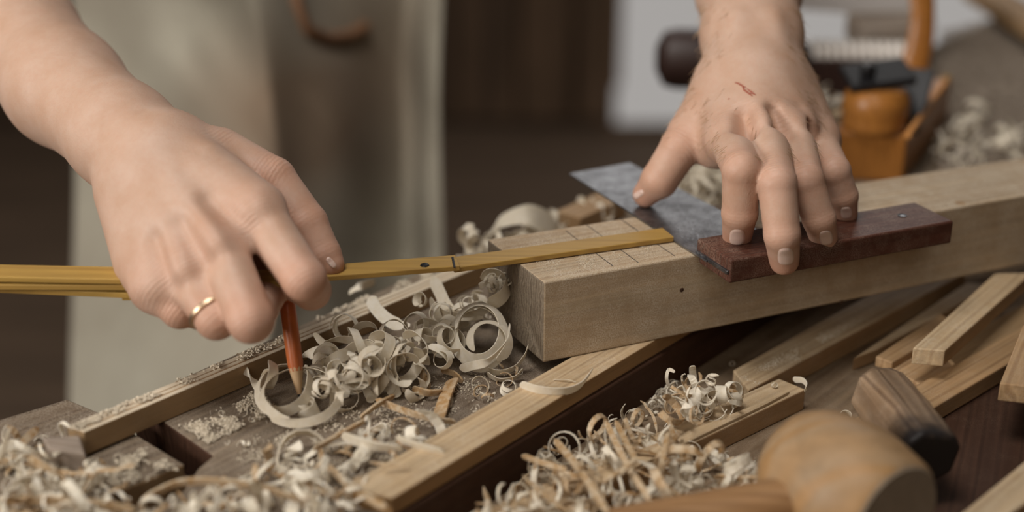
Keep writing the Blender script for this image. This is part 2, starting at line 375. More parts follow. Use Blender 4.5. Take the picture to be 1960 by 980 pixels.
# knots and dents on the beam front
for px, py, r in ((1611, 578, .0013), (1305, 555, .0014), (1838, 388, .003)):
    if py == 388: g0 = G(px, py, .0541); nv = Vector((0, 0, 1))
    else:
        c_, s_ = camo.location, (P(px, py, 1)-camo.location); nv = Vector((bdir.y, -bdir.x, 0)); t = (Vector((bA.x, bA.y, 0))-c_).dot(nv)/s_.dot(nv); g0 = c_+s_*t
    child_world(lathe('knot', [(r*.2, -.0001), (r, -.0001), (r*.8, .00012), (r*.2, .00015)], M['dark_wood'] if r < .002 else M['oak_slat'], None, 12, axis_mat(g0, nv)), beam)
M['mid_side'] = wood('orange_shaded_edge', (.40, .245, .11), (.24, .13, .055), stretch=.05)
mid = prism('pine_board', [G(750, 954, .009).xy, SE0+sd*.24, G(657, 932, .009).xy+sd*.24, G(657, 932, .009).xy], .009, 0.0, M['pine'], .0006)
side_mat(mid, M['mid_side'])  # front edge shade put into a darker orange wood
tag(mid, 'long pale board with square end lying along the dark tray edge under the beam', 'board')
bt0 = G(161, 829, .012).xy; bt1 = G(128, 817, .012).xy; btd = (G(700, 603, .012).xy-bt0).normalized()
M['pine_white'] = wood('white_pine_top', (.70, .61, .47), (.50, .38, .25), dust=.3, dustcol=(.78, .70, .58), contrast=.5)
bat = prism('pine_batten', [bt0, bt0+btd*.272, bt1+btd*.272, bt1], .0125, 0.0004, M['pine_white'], .0005)
tag(bat, 'long pale two-layered batten along the far edge of the bench', 'batten')
bat.data.materials.append(M['batten_side'])  # sides browner than the top: their shade is in the colour
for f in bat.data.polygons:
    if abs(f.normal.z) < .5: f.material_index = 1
nb = Vector((-btd.y, btd.x))
wbt = (bt1-bt0).dot(nb)
for k, (o1, wd_) in enumerate(((.30, .0009), (.62, .0007))):
    a = bt0+nb*wbt*o1+btd*.004; b = bt0+nb*wbt*o1+btd*.268
    child_world(strip('glue_line', (a.x, a.y, 0), (b.x, b.y, 0), wd_, .01252, .00008, M['oak_slat']), bat)
dog = prism('bench_dog', [G(92, 858, .012).xy, G(163, 868, .012).xy, G(152, 832, .012).xy, G(80, 836, .012).xy], .012, -.001, M['vise_grey'], .001)
tag(dog, 'small grey worn block against the near end of the batten', 'block')

TT = TF+.0122
def quad(name, pts, zt, th, m, label, cat='slat', endm=None, bev=.0007, z=None):
    ps = [G(p[0], p[1], zt).xy for p in pts]
    o = prism(name, ps, zt, zt-th, m, bev, endm)
    if m is M['pine']:  # side faces take a darker wood, painting in their shade
        o.data.materials.append(M['oak_slat'])
        for f in o.data.polygons:
            if abs(f.normal.y) > .6: f.material_index = 1
    return tag(o, label, cat)
quad('pine_lath', [(1433, 747), (1850, 522), (1780, 500), (1403, 708)], TT, .012, M['pine'], 'broad dusty board in the tray behind the short slat, running under the beam', 'board')
S1 = quad('pine_lath', [(1542, 745), (1010, 1000), (960, 960), (1491, 724)], TT, .012, M['pine'], 'short split slat in the tray with white curls resting on it', 'slat')
# raised upper splinter layer on the split slat
inv_ = prism('upper_layer', [G(1471, 770, TT+.002).xy, G(1150, 925, TT+.002).xy, G(1120, 900, TT+.002).xy, G(1512, 748, TT+.002).xy], TT+.0018, TT, M['pine'], .0003)
Mp = (Matrix.Translation(S1.location) @ S1.rotation_euler.to_matrix().to_4x4()).inverted()
inv_.parent = S1; inv_.matrix_parent_inverse = Mp
quad('pine_lath', [(1690, 838), (1990, 660), (1990, 608), (1625, 806)], TT, .010, M['oak_slat'], 'long honey-coloured slat passing under the worn wooden block', 'slat')
quad('pine_lath', [(1680, 668), (1905, 545), (1850, 540), (1633, 686)], TT-.004, .008, M['pine'], 'thin slat with pointed end nearest the beam in the right-hand pile', 'slat')
quad('pine_lath', [(1708, 694), (1830, 620), (1800, 600), (1676, 682)], TT+.001, .006, M['oak_slat'], 'narrow slat with orange side poking out left of the square-ended bar', 'slat')
quad('pine_lath', [(1766, 738), (1860, 680), (1800, 650), (1708, 706)], TT-.003, .009, M['oak_slat'], 'brown offcut under the square-ended bar, dark knot on its end', 'offcut')
quad('pine_lath', [(1830, 700), (2000, 610), (2000, 560), (1800, 670)], TT-.001, .009, M['batten_side'], 'shaded orange-brown slat between the square-ended bar and the long slat', 'slat')
quad('squared_bar', [(1809, 671), (1975, 522), (1905, 522), (1747, 666)], .0065, .0095, M['pine'], 'thick square-ended bar lying on top of the slat pile under the beam', 'bar')
quad('pine_board', [(1914, 733), (1958, 622), (2160, 640), (2160, 760)], .012, .010, M['oak_slat'], 'board corner jutting in at the right edge above the slats', 'board')
quad('pine_batten', [(1830, 990), (2010, 842), (2080, 880), (1915, 998)], .002, .010, M['pine'], 'pale strip crossing the bottom right corner', 'strip')

#@@TOOLS
# ------------------------------------------------------------------ folding ruler
rul = empty('folding_ruler', G(1280, 452, .056)); tag(rul, 'yellow wooden folding ruler held in the pencil hand, its end on the beam', 'ruler')
RI = Matrix.Translation(rul.location).inverted()
def rsec(pa, pb, za, zb, wd, th, name='section', dpx=None):
    a = G(*pa, za); b = G(*pb, zb); d = (b-a); n = Vector((-d.y, d.x, 0)).normalized()*wd/2; u = Vector((0, 0, th/2))
    V = [a-n-u, b-n-u, b+n-u, a+n-u, a-n+u, b-n+u, b+n+u, a+n+u]
    V = [RI @ v for v in V]
    o = mesh_obj(name, V, [(3, 2, 1, 0), (4, 5, 6, 7), (0, 1, 5, 4), (1, 2, 6, 5), (2, 3, 7, 6), (3, 0, 4, 7)], M['ruler'], rul); bevel(o, .0004)
    return o
rsec((862, 508), (1279, 449), .0560, .0560, .0138, .0028)
rsec((440, 537), (876, 503), .0590, .0590, .0145, .0028)
rsec((-40, 522), (560, 534), .0640, .0620, .0150, .0028)
rsec((-40, 538), (470, 540), .0600, .0590, .0150, .0028)
rsec((-40, 542), (300, 556), .0560, .0550, .0150, .0028)
rsec((240, 560), (470, 560), .0530, .0530, .0140, .0024)
for px, py in ((813, 508),):
    lathe('rivet', [(.0002, 0), (.0024, 0), (.0020, .0006), (.0002, .0008)], M['dark_iron'], rul, 16, RI @ Matrix.Translation(G(px, py, .0604)))
box('hinge_plate', RI @ axis_mat(G(868, 502, .0606), (0, 0, 1), (1, .12, 0)), (.0012, .0135, .0004), M['dark_iron'], rul, .0002)
# ------------------------------------------------------------------ try square
sq = empty('try_square', G(1400, 500, .054)); tag(sq, 'try square with dark red stock and worn steel blade, pressed down on the beam', 'try square')
SI = Matrix.Translation(sq.location).inverted()
bl = [G(1090, 333, .0552), G(1205, 312, .0552), G(1452, 441, .0552), G(1382, 525, .0552)]
bl[3] = G(1352, 500, .0552); 
V = [SI @ Vector((p.x, p.y, .0545)) for p in bl]+[SI @ Vector((p.x, p.y, .0555)) for p in bl]
o = mesh_obj('blade', V, [(0, 1, 2, 3), (7, 6, 5, 4), (0, 4, 5, 1), (1, 5, 6, 2), (2, 6, 7, 3), (3, 7, 4, 0)], M['steel'], sq); bevel(o, .0002)
ZS = .0625
c0 = G(1399, 498, ZS).xy; c1 = G(1334, 456, ZS).xy; c2 = G(1754, 387, ZS).xy; c3 = G(1823, 422, ZS).xy
sdir = ((c3-c0)+(c2-c1)).normalized(); sn = Vector((-sdir.y, sdir.x)); Ls = ((c3-c0).length+(c2-c1).length)/2; Ws = (c1-c0).dot(sn)
# L profile (across, z): hangs down in front of the beam, laps over its top
e_in = (bA-c0).dot(sn) - .0006
e_in = (bA + bdir*((c0-bA).dot(bdir)) - c0).dot(sn) - .0007
prof = [(0, .0495), (e_in, .0495), (e_in, .0556), (Ws, .0556), (Ws, ZS), (0, ZS)]
V = []; n_ = len(prof); skew = (c1-c0).dot(sdir)/Ws
for t in (0, Ls):
    for (s_, z_) in prof:
        p = c0+sdir*(t+skew*s_)+sn*s_; V.append(Vector((p.x, p.y, z_)))
Fc = [tuple(range(n_-1, -1, -1)), tuple(range(n_, 2*n_))]+[(i, (i+1) % n_, n_+(i+1) % n_, n_+i) for i in range(n_)]
me_loc = Vector((c0.x, c0.y, .0495)); rot = math.atan2(sdir.y, sdir.x)
XM = (Matrix.Translation(me_loc) @ Matrix.Rotation(rot, 4, 'Z')).inverted()
st = mesh_obj('stock', [XM @ v for v in V], Fc, M['rosewood'], sq); st.location = SI @ me_loc; st.rotation_euler = (0, 0, rot); bevel(st, .0012, 3)
bm = bmesh.new(); bm.from_mesh(st.data); bmesh.ops.recalc_face_normals(bm, faces=bm.faces); bm.to_mesh(st.data); bm.free()
lathe('hang_hole', [(.0005, 0), (.0024, 0), (.0026, .0003), (.0021, .0004), (.0017, .00015), (.0005, .0001)], M['dark_iron'], sq, 20, SI @ Matrix.Translation(G(1727, 413, ZS)))
lathe('hole_lining', [(.0003, 0), (.0017, 0), (.0015, .00035), (.0003, .0004)], M['steel'], sq, 20, SI @ Matrix.Translation(G(1727.5, 414, ZS)))
ea = Vector((c0.x, c0.y, 0)); eb = Vector((c1.x, c1.y, 0))
V = []; Fc = []; mid_e = (ea*.5+eb*.5)+Vector((-sdir.x*.0004, -sdir.y*.0004, .0553))
box('blade_slot', SI @ axis_mat(mid_e, (0, 0, 1), (eb-ea).normalized()), ((eb-ea).length*.94, .0016, .0022), M['steel'], sq, .0003)
# ------------------------------------------------------------------ pencil
pt = G(575, 768, .002); ptop = P(521, 372, .703)
pax = (ptop-pt).normalized(); plen = (ptop-pt).length
pen = empty('carpenter_pencil', pt); tag(pen, 'red-orange pencil held upright with its point in a curl of shaving', 'pencil')
PM = axis_mat((0, 0, 0), pax)
lathe('barrel', [(.0034, .020), (.0039, .0235), (.0040, .05), (.0040, plen-.0008), (.0034, plen)], M['red_paint'], pen, 8, PM).data.polygons.foreach_set('use_smooth', [False]*0) if False else None
barrel = lathe('barrel', [(.0035, .0150), (.0040, .0190), (.0041, .05), (.0041, plen-.0008), (.0034, plen)], M['red_paint'], pen, 10, PM)
lathe('sharpened_wood', [(.0011, .0035), (.0036, .0160), (.0036, .018)], M['pencil_wood'], pen, 16, PM)
lathe('lead', [(.0002, 0), (.0006, .0006), (.0012, .0042)], M['lead'], pen, 10, PM)
# ------------------------------------------------------------------ hand plane
pb = [G(1592, 250, .036).xy, G(1737, 258, .036).xy, G(1822, 150, .036).xy]
pd_ = (pb[2]-pb[1]); pl4 = pb[0]+pd_
hp = empty('hand_plane', (pb[0].x, pb[0].y, 0)); tag(hp, 'varnished wooden hand plane standing on the bench behind the beam', 'hand plane')
HI = Matrix.Translation(hp.location).inverted()
o = prism('body', [pb[1], pb[2], pl4, pb[0]], .036, .0003, M['plane_wood'], .002); o.location = o.location-hp.location; o.parent = hp
kc = P(1670, 262, 1.0); kc = G(1672, 243, .036)
kr = 60/F*1.0
lathe('front_knob', [(kr*.95, 0), (kr*1.02, .003), (kr*.98, .006), (kr*1.03, .012), (kr*1.05, .018), (kr*.98, .024), (kr*.86, .028), (kr*.5, .0295)], M['plane_wood'], hp, 40, HI @ Matrix.Translation(kc))
dirp = Vector((pd_.x, pd_.y, 0)).normalized(); sidep = Vector((dirp.y, -dirp.x, 0))
icen = G(1680, 158, .072)
box('iron', HI @ axis_mat(kc+Vector((0, .004, .0365)), (-.10, -.25, 1), (1, .1, 0)), (.046, .032, .006), M['dark_iron'], hp, .002)
lathe('iron_screw', [(.0002, 0), (.005, 0), (.006, .004), (.005, .008), (.0002, .009)], M['dark_iron'], hp, 20, HI @ Matrix.Translation(kc+Vector((-.008, .0, .038))))
box('wedge', HI @ axis_mat(kc+sidep*.0+dirp*.028+Vector((.012, 0, .013)), (dirp+Vector((0, 0, .9))), (sidep)), (.036, .005, .052), M['dark_iron'], hp, .001)
# tote handle: curved, flattened
tb = [P(1738, 168, 1.10), P(1748, 130, 1.10), P(1762, 80, 1.105), P(1768, 30, 1.11), P(1764, -20, 1.11), P(1748, -60, 1.11)]
tw = [33, 29, 27, 22, 26, 34]
V = []; Fc = []; sg = 20
for i, (c_, w_) in enumerate(zip(tb, tw)):
    rx = w_/F*1.1; ry = rx*.62
    for k in range(sg):
        a = 2*math.pi*k/sg; V.append(HI @ (c_+dirp*(ry*math.sin(a))+Vector((1, 0, 0))*rx*math.cos(a)*1.0))
for i in range(len(tb)-1):
    for k in range(sg):
        k2 = (k+1) % sg; Fc.append((i*sg+k, i*sg+k2, (i+1)*sg+k2, (i+1)*sg+k))
Fc.append(tuple(range(sg-1, -1, -1))); Fc.append(tuple((len(tb)-1)*sg+k for k in range(sg)))
o = mesh_obj('rear_handle', V, Fc, M['plane_wood'], hp, True); sm = o.modifiers.new('s', 'SUBSURF'); sm.levels = 2; sm.render_levels = 2
# base of the front: round boss seen low on the front
fn = -dirp
lathe('front_button', [(.0003, 0), (.011, 0), (.0115, .002), (.008, .004), (.0075, .003), (.0003, .003)], M['plane_wood'], hp, 24, HI @ axis_mat(G(1650, 322, .007)-dirp*.0, -dirp))
# thin orange rod lying along the plane's upper edge
ra = G(1736, 262, .040); rb_ = G(1812, 150, .042)
rod = empty('orange_rod', ra); tag(rod, 'thin orange wooden rule lying along the top edge of the hand plane', 'rule')
o = box('strip', Matrix.Translation(-ra) @ axis_mat((ra+rb_)/2+Vector((.0, -.001, 0)), (0, 0, 1), rb_-ra), ((rb_-ra).length, .0038, .0038), M['orange'], rod, .0006)
for t in (.48, .98):
    c_ = ra.lerp(rb_, t); lathe('stud', [(.0002, 0), (.0028, 0), (.0026, .0015), (.0002, .002)], M['ruler'], rod, 16, Matrix.Translation(c_-ra+Vector((0, -.001, .0015))))
# ------------------------------------------------------------------ bench vise beyond the hand, white board held in it
vs = empty('bench_vise', G(1560, 190, 0.0)); tag(vs, 'bench vise with pale threaded screw and dark round head behind the right hand', 'vise')
VI = Matrix.Translation(vs.location).inverted()
va = P(1285, 112, 1.15); vb = P(1560, 118, 1.15); vdir = (vb-va).normalized()
R1 = 58/F*1.15
lathe('round_head', [(R1*.45, -.012), (R1*.9, -.006), (R1, .004), (R1, .05), (R1*.8, .10), (R1*.55, .11)], M['darkround'], vs, 32, VI @ axis_mat(va, vdir))
prof = []
R2 = 30/F*1.15; n_t = 12; L_t = (1745-1545)/F*1.15
for i in range(n_t):
    z0 = i*L_t/n_t; prof += [(R2*.72, z0), (R2*1.0, z0+L_t/n_t*.35), (R2*1.0, z0+L_t/n_t*.65), (R2*.72, z0+L_t/n_t*.98)]
lathe('threaded_screw', prof, M['screw'], vs, 24, VI @ axis_mat(P(1548, 104, 1.15), vdir))
o = tube('screw_housing', [VI @ P(1400, 143, 1.16), VI @ P(1480, 143, 1.16), VI @ P(1700, 140, 1.16)], [.018, .017, .014], M['darkround'], vs)
box('jaw', VI @ axis_mat(P(1700, 58, 1.21), (0, 0, 1), (1, .12, .06)), (.060, .05, .022), M['vise_grey'], vs, .003)
box('jaw', VI @ axis_mat(P(1705, 62, 1.26), (0, 0, 1), (1, .12, .06)), (.07, .03, .030), M['vise_grey'], vs, .003)
box('foot', VI @ Matrix.Translation(Vector((P(1600, 160, 1.165).x, P(1600, 160, 1.165).y, .0212))), (.12, .04, .041), M['darkround'], vs, .003)
# white board with rounded corner, upright
wc = []
ca = P(1500, 14, 1.25); cb = P(1752, 34, 1.25)
ex = (cb-ca).normalized(); ez = Vector((-.02, 0, 1)); ez = (ez-ex*ez.dot(ex)).normalized(); wl = (cb-ca).length
rr = .008; cor = [(0, 0)]+[(wl-rr+rr*math.sin(a), rr-rr*math.cos(a)) for a in [i*math.pi/16 for i in range(9)]]+[(wl, .16), (0, .16)]
yb = ex.cross(ez).normalized()*.004
V = [ex*a+ez*b for a, b in cor]+[ex*a+ez*b+yb for a, b in cor]; n_ = len(cor)
o = mesh_obj('white_board', V, [tuple(range(n_)), tuple(range(2*n_-1, n_-1, -1))]+[(i, n_+i, n_+(i+1) % n_, (i+1) % n_) for i in range(n_)], M['white_card']); o.location = ca
tag(o, 'white translucent sheet with a rounded corner standing above the vise at the top edge', 'board')
o = board('pine_board', G(1845, -30, .03), G(1990, 60, .03), .035, .03, .015, M['oak_slat'], 'brown board lying across the bench in the top right corner', 'board')
# ------------------------------------------------------------------ worn block and mallet
def loft(name, rings, m, parent=None, smooth=False):
    sg = len(rings[0]); V = [v for r in rings for v in r]; Fc = []
    for i in range(len(rings)-1):
        for k in range(sg):
            k2 = (k+1) % sg; Fc.append((i*sg+k, i*sg+k2, (i+1)*sg+k2, (i+1)*sg+k))
    Fc.append(tuple(range(sg-1, -1, -1))); Fc.append(tuple((len(rings)-1)*sg+k for k in range(sg)))
    return mesh_obj(name, V, Fc, m, parent, smooth)
wa = P(1672, 735, .695); wb_ = P(1782, 876, .640)
wax = (wb_-wa); wlen = wax.length; XM = axis_mat(wa, wax, (.25, -.2, 1))
rings = []
oct_ = [(.62, 1), (1, .55), (1, -.6), (.6, -1), (-.6, -1), (-1, -.6), (-1, .55), (-.62, 1)]
for i in range(9):
    t = i/8; s_ = .0132+.0008*math.sin(t*3); s_ *= (.80 if i == 0 else 1.0)
    rings.append([Vector(((y+.04*noise.noise(Vector((x*3, y*3, t*6))))*s_*.92, -(x+.06*noise.noise(Vector((x*2+5, y*3, t*7))))*s_*1.02, t*wlen*1.0+(-.003*x if i == 0 else 0))) for x, y in oct_])
blk = loft('worn_wooden_block', rings, M['old_block']); blk.matrix_world = XM; bevel(blk, .002, 2)
def scorch(m, z0, z1):
    b = m.node_tree.nodes['Principled BSDF']; src = b.inputs['Base Color'].links[0].from_socket
    v = mapping(m, (1, 1, 1)); sx = N(m, 'ShaderNodeSeparateXYZ'); L(m, v, sx.inputs[0]); nz = noise_n(m, v, 70, 4, .6)
    a = N(m, 'ShaderNodeMath', operation='MULTIPLY_ADD'); L(m, nz, a.inputs[0]); a.inputs[1].default_value = .030; L(m, sx.outputs[2], a.inputs[2])
    mr_ = N(m, 'ShaderNodeMapRange'); mr_.inputs[1].default_value = z0+.015; mr_.inputs[2].default_value = z1+.015; L(m, a.outputs[0], mr_.inputs[0])
    L(m, mixc(m, mr_.outputs[0], src, (.018, .014, .013)), b.inputs['Base Color'])
scorch(M['old_block'], wlen*.70, wlen*.93)
tag(blk, 'worn eight-sided wooden block with dark end leaning on the slats', 'block')
ma = G(1556, 902, .0098); mb_ = G(1712, 997, .0098)
mal = empty('wooden_mallet', ma); tag(mal, 'round-headed wooden mallet in the bottom right foreground', 'mallet')
ml = (mb_-ma).length; mr = .0302
head = lathe('head', [(.004, -.020), (mr*.55, -.017), (mr*.82, -.010), (mr*.97, 0), (mr*1.04, ml*.35), (mr*1.02, ml*.6), (mr*.90, ml*.95), (mr*.83, ml), (mr*.80, ml+.001)], M['mallet'], mal, 48, Matrix.Translation(-ma) @ axis_mat(ma, mb_-ma))
head.data.materials.append(M['mallet_end'])
for i_ in range(len(head.data.polygons)-50, len(head.data.polygons)):
    if i_ != len(head.data.polygons)-2: head.data.polygons[i_].material_index = 1
hd = G(1560, 950, .010); he = G(1180, 1035, .000)
tube('handle', [hd-ma, hd.lerp(he, .5)-ma, he-ma], [.0105, .0125, .014], M['mallet_handle'], mal, 16)

#@@SHAVINGS
# ------------------------------------------------------------------ shavings
def ribbon_geo(pts, wdirs, wds, th=.00022):
    V = []; Fc = []; n = len(pts)
    for i in range(n):
        t = (pts[min(i+1, n-1)]-pts[max(i-1, 0)]).normalized(); w_ = wdirs[i]; w_ = (w_-t*w_.dot(t)).normalized()
        nn = t.cross(w_)*th/2; h = w_*wds[i]/2
        V += [pts[i]-h-nn, pts[i]+h-nn, pts[i]+h+nn, pts[i]-h+nn]
    for i in range(n-1):
        a = i*4; b = a+4
        for k in range(4): k2 = (k+1) % 4; Fc.append((a+k, a+k2, b+k2, b+k))
    Fc.append((3, 2, 1, 0)); Fc.append((4*n-4, 4*n-3, 4*n-2, 4*n-1)); return V, Fc
def coil_pts(axis, r0, r1, turns, rise, phase, wob=0, seed=0, seg=22, ecc=1.0, cone=0):
    Mx = axis_mat((0, 0, 0), axis); n = max(8, int(seg*turns)); out = []; wd = []
    for i in range(n+1):
        t = i/n; a = phase+t*turns*2*math.pi; r = r0+(r1-r0)*t
        r *= 1+wob*noise.noise(Vector((t*3+seed, seed*1.7, 0)))
        out.append(Mx @ Vector((r*math.cos(a), r*math.sin(a)*ecc, rise*t)))
        wd.append((Mx.to_3x3() @ Vector((.25*math.sin(a+seed)*wob*3+cone*math.cos(a), .2*wob*math.cos(a)+cone*math.sin(a), 1))).normalized())
    return out, wd
def taper(n, w, t0=.12, t1=.12, seed=0):
    out = []
    for i in range(n):
        t = i/(n-1); s_ = min(1, t/t0+.25) if t0 else 1
        s_ = min(s_, (1-t)/t1+.2) if t1 else s_
        out.append(w*s_*(1+.12*noise.noise(Vector((t*5, seed, 3)))))
    return out
def where_heap(px, py):
    a = 'beside the pencil loops' if px < 680 else ('left of the heap middle' if px < 740 else ('in the heap middle' if px < 800 else ('right of the heap middle' if px < 860 else 'next to the largest curl')))
    up_ = py < 700-(px-700)*.35
    return ('upper edge, ' if up_ else 'lower edge, ')+a
def look(width, tn, r):
    return ('broad' if width > .0042 else ('narrow' if width > .0018 else 'thread-thin'))+' '+('tightly wound' if tn > 1.15 else ('single-turn' if tn > .8 else 'half-open'))+(' large' if r > .0065 else (' small' if r < .0035 else ''))
FLP = lambda px, py: 'in the bottom left corner' if px < 140 and py > 900 else ('on the near jaw' if px < 260 else ('below the bench slot' if px < 430 else ('below the pencil' if px < 620 else 'left of the pale board end')))+(', front row' if py > 930 else ', back row')
FBP = lambda px, py: ('by the dark tray edge' if px < 1040 else ('under the crossed splinters' if px < 1200 else ('below the split slat' if px < 1340 else 'beside the mallet handle')))+(', front row' if py > 920 else ', back row')
SH_LABEL = 'pale curled wood shaving in the heap between the batten and the beam'
def coil_obj(name, loc, axis, r0, r1, turns, width, rise, phase, label=None, group=None, m='shaving', wob=.15, seed=0, ecc=1, th=.00025, cat='shaving', t0=.1, t1=.1, cone=0):
    pts, wd = coil_pts(Vector(axis), r0, r1, turns, rise, phase, wob, seed, 26, ecc, cone)
    V, Fc = ribbon_geo(pts, wd, taper(len(pts), width, t0, t1, seed), th)
    o = mesh_obj(name, V, Fc, M[m], None, True); o.location = loc
    e = o.modifiers.new('edge', 'EDGE_SPLIT'); e.split_angle = math.radians(50)
    if label: tag(o, label, cat, group)
    return o
def path_obj(name, pix, width, wdir, label=None, group=None, m='shaving', cat='shaving', t0=.1, t1=.1, th=.00025, twist=0):
    """ribbon through (px,py,z or depth d>=.3) points, smoothed by Catmull-Rom"""
    K = [P(*p) if p[2] > .3 else G(*p) for p in pix]
    pts = []; n = len(K)
    for i in range(n-1):
        p0, p1, p2, p3 = K[max(i-1, 0)], K[i], K[i+1], K[min(i+2, n-1)]
        for j in range(8):
            t = j/8; pts.append(.5*((2*p1)+(p2-p0)*t+(2*p0-5*p1+4*p2-p3)*t*t+(3*p1-p0-3*p2+p3)*t**3))
    pts.append(K[-1]); o0 = pts[0].copy(); pts = [p-o0 for p in pts]
    wd = []
    for i in range(len(pts)):
        t = (pts[min(i+1, len(pts)-1)]-pts[max(i-1, 0)]).normalized()
        wd.append(Matrix.Rotation(twist*i/len(pts), 3, t) @ Vector(wdir))
    V, Fc = ribbon_geo(pts, wd, taper(len(pts), width, t0, t1), th)
    o = mesh_obj(name, V, Fc, M[m], None, True); o.location = o0
    e = o.modifiers.new('edge', 'EDGE_SPLIT'); e.split_angle = math.radians(50)
    if label: tag(o, label, cat, group)
    return o
def ring_obj(bot, top, hw, turns, width, rise, phase, label, **kw):
    """coil through a lowest and a highest point (px,py,depth), half width in metres"""
    b_, t_ = P(*bot), P(*top); c_ = (b_+t_)/2; ud = (t_-b_); ax = Vector((1, 0, 0)).cross(ud).normalized()
    if ax.y > 0: ax = -ax
    h_ = ud.length/2
    return coil_obj('wood_shaving', c_, ax, h_, h_*kw.pop('shrink', 1), turns, width, rise, phase, label, ecc=hw/h_, **kw)
vw = Vector((0, -.92, .39))                       # direction from the things towards the camera
def px2m(px, d=.73): return px/F*d
# big curl at the beam end
ring_obj((915, 702, .722), (922, 590, .738), px2m(50), 1.9, .0078, .010, 2.2, 'largest pale curl of shaving, two loops standing against the beam end', wob=.10, seed=3, shrink=.9, th=.0004, cone=-.75)
ring_obj((930, 690, .716), (945, 618, .725), px2m(36), .8, .0060, .004, 3.5, 'open loop of shaving inside the largest curl', wob=.10, seed=33, th=.0004, cone=-.8)
path_obj('wood_shaving', [(880, 706, .715), (905, 700, .708), (935, 690, .700), (968, 655, .705), (975, 620, .715)], .0045, (.3, -.3, .9), 'crescent strip curving up from below the largest curl')
path_obj('wood_shaving', [(925, 706, .003), (955, 713, .003), (985, 704, .004), (1003, 682, .010), (1011, 660, .016)], .0052, (.1, -.5, .8), 'pale crescent shaving sweeping up to the beam corner')
path_obj('wood_shaving', [(932, 715, .003), (955, 727, .002), (985, 722, .003), (1000, 705, .008)], .0045, (.1, -.6, .7), 'shallow crescent shaving beneath the beam corner')
path_obj('wood_shaving', [(995, 738, .010), (1030, 747, .011), (1075, 750, .011), (1110, 738, .012), (1135, 706, .018)], .0062, (.25, -.35, .9), 'long white crescent on the pale board below the beam')
path_obj('wood_shaving', [(1060, 727, .0095), (1085, 727, .0105), (1103, 732, .0095)], .0012, (.2, -.7, .6), 'tiny white sliver inside the crescent on the pale board')
# ribbons by the ruler
path_obj('wood_shaving', [(828, 530, .77), (842, 560, .762), (858, 590, .755), (885, 606, .745), (925, 608, .74)], .0065, (.95, -.15, .25), 'broad upright ribbon flaring below the ruler', t0=.15, t1=.3)
path_obj('wood_shaving', [(822, 575, .76), (835, 590, .752), (855, 603, .747), (905, 603, .742), (945, 583, .738)], .006, (.2, -.35, .9), 'flat ribbon running from the upright one to the frilly ball')
path_obj('wood_shaving', [(708, 568, .768), (716, 585, .762), (728, 600, .756), (744, 613, .751), (764, 622, .748), (785, 622, .746)], .0068, (.80, .15, .55), 'broad bent ribbon leaning over the batten', t0=.12, t1=.3)
coil_obj('wood_shaving', P(666, 625, .745), (-.35, -.85, .3), px2m(24), px2m(29), 2.1, .0026, .006, 1.2, 'pair of thin round loops rising in front of the batten', wob=.12, seed=9)
# frilly ball
fc = P(945, 552, .742)
coil_obj('wood_shaving', P(940, 556, .738), (-.3, -.35, .9), px2m(34), px2m(36), .62, .0095, .002, 3.6, 'broad cupped shaving holding a frizzy tuft beside the beam end', wob=.08, seed=2)
for i in range(26):
    a = random.uniform(0, 6.28); r = random.uniform(0, 26)
    p = P(950+r*math.cos(a)*1.0, 542+r*.75*math.sin(a), .742+random.uniform(-.006, .006))
    coil_obj('frizzy_shaving', p, (random.gauss(0, 1), random.gauss(0, 1), random.gauss(0, 1)), .0012+random.random()*.0016, .002+random.random()*.002, random.uniform(.7, 1.8), random.uniform(.0006, .0022), .002, random.random()*6, 'thin frizzy white shaving in the tuft beside the beam end', 'frizz beside the beam end', seed=i, wob=.5)
# loops around the pencil point
ring_obj((577, 812, .672), (580, 712, .700), px2m(74, .69), 1.12, .0046, .004, 2.2, 'large round loop of shaving circling the pencil point', wob=.06, seed=5, t0=.02, t1=.1, th=.0004, cone=-.8)
ring_obj((545, 796, .680), (545, 700, .706), px2m(52, .69), .95, .0056, .005, 5.6, 'wide second loop just left of the pencil point', wob=.1, seed=15, th=.0004, cone=-.7)
coil_obj('wood_shaving', P(590, 784, .684), (-.3, -.1, .95), px2m(22, .69), px2m(12, .69), 1.3, .0070, .002, 3.4, 'tight small curl under the pencil point', wob=.12, seed=6)
coil_obj('wood_shaving', P(628, 750, .70), (-.75, -.6, .2), px2m(42, .69), px2m(30, .69), 1.4, .0042, .006, .4, 'curl just right of the pencil point', wob=.15, seed=16)
coil_obj('wood_shaving', P(520, 722, .70), (-.8, -.4, .5), px2m(18, .69), px2m(30, .69), .9, .0055, .004, .9, 'small rolled curl between batten and pencil loops', wob=.15, seed=26)
path_obj('wood_shaving', [(436, 700, .715), (455, 697, .713), (470, 710, .71), (482, 722, .705), (492, 740, .702), (500, 758, .70)], .0040, (.5, -.3, .8), 'twisted ribbon draped over the batten left of the pencil', twist=7)
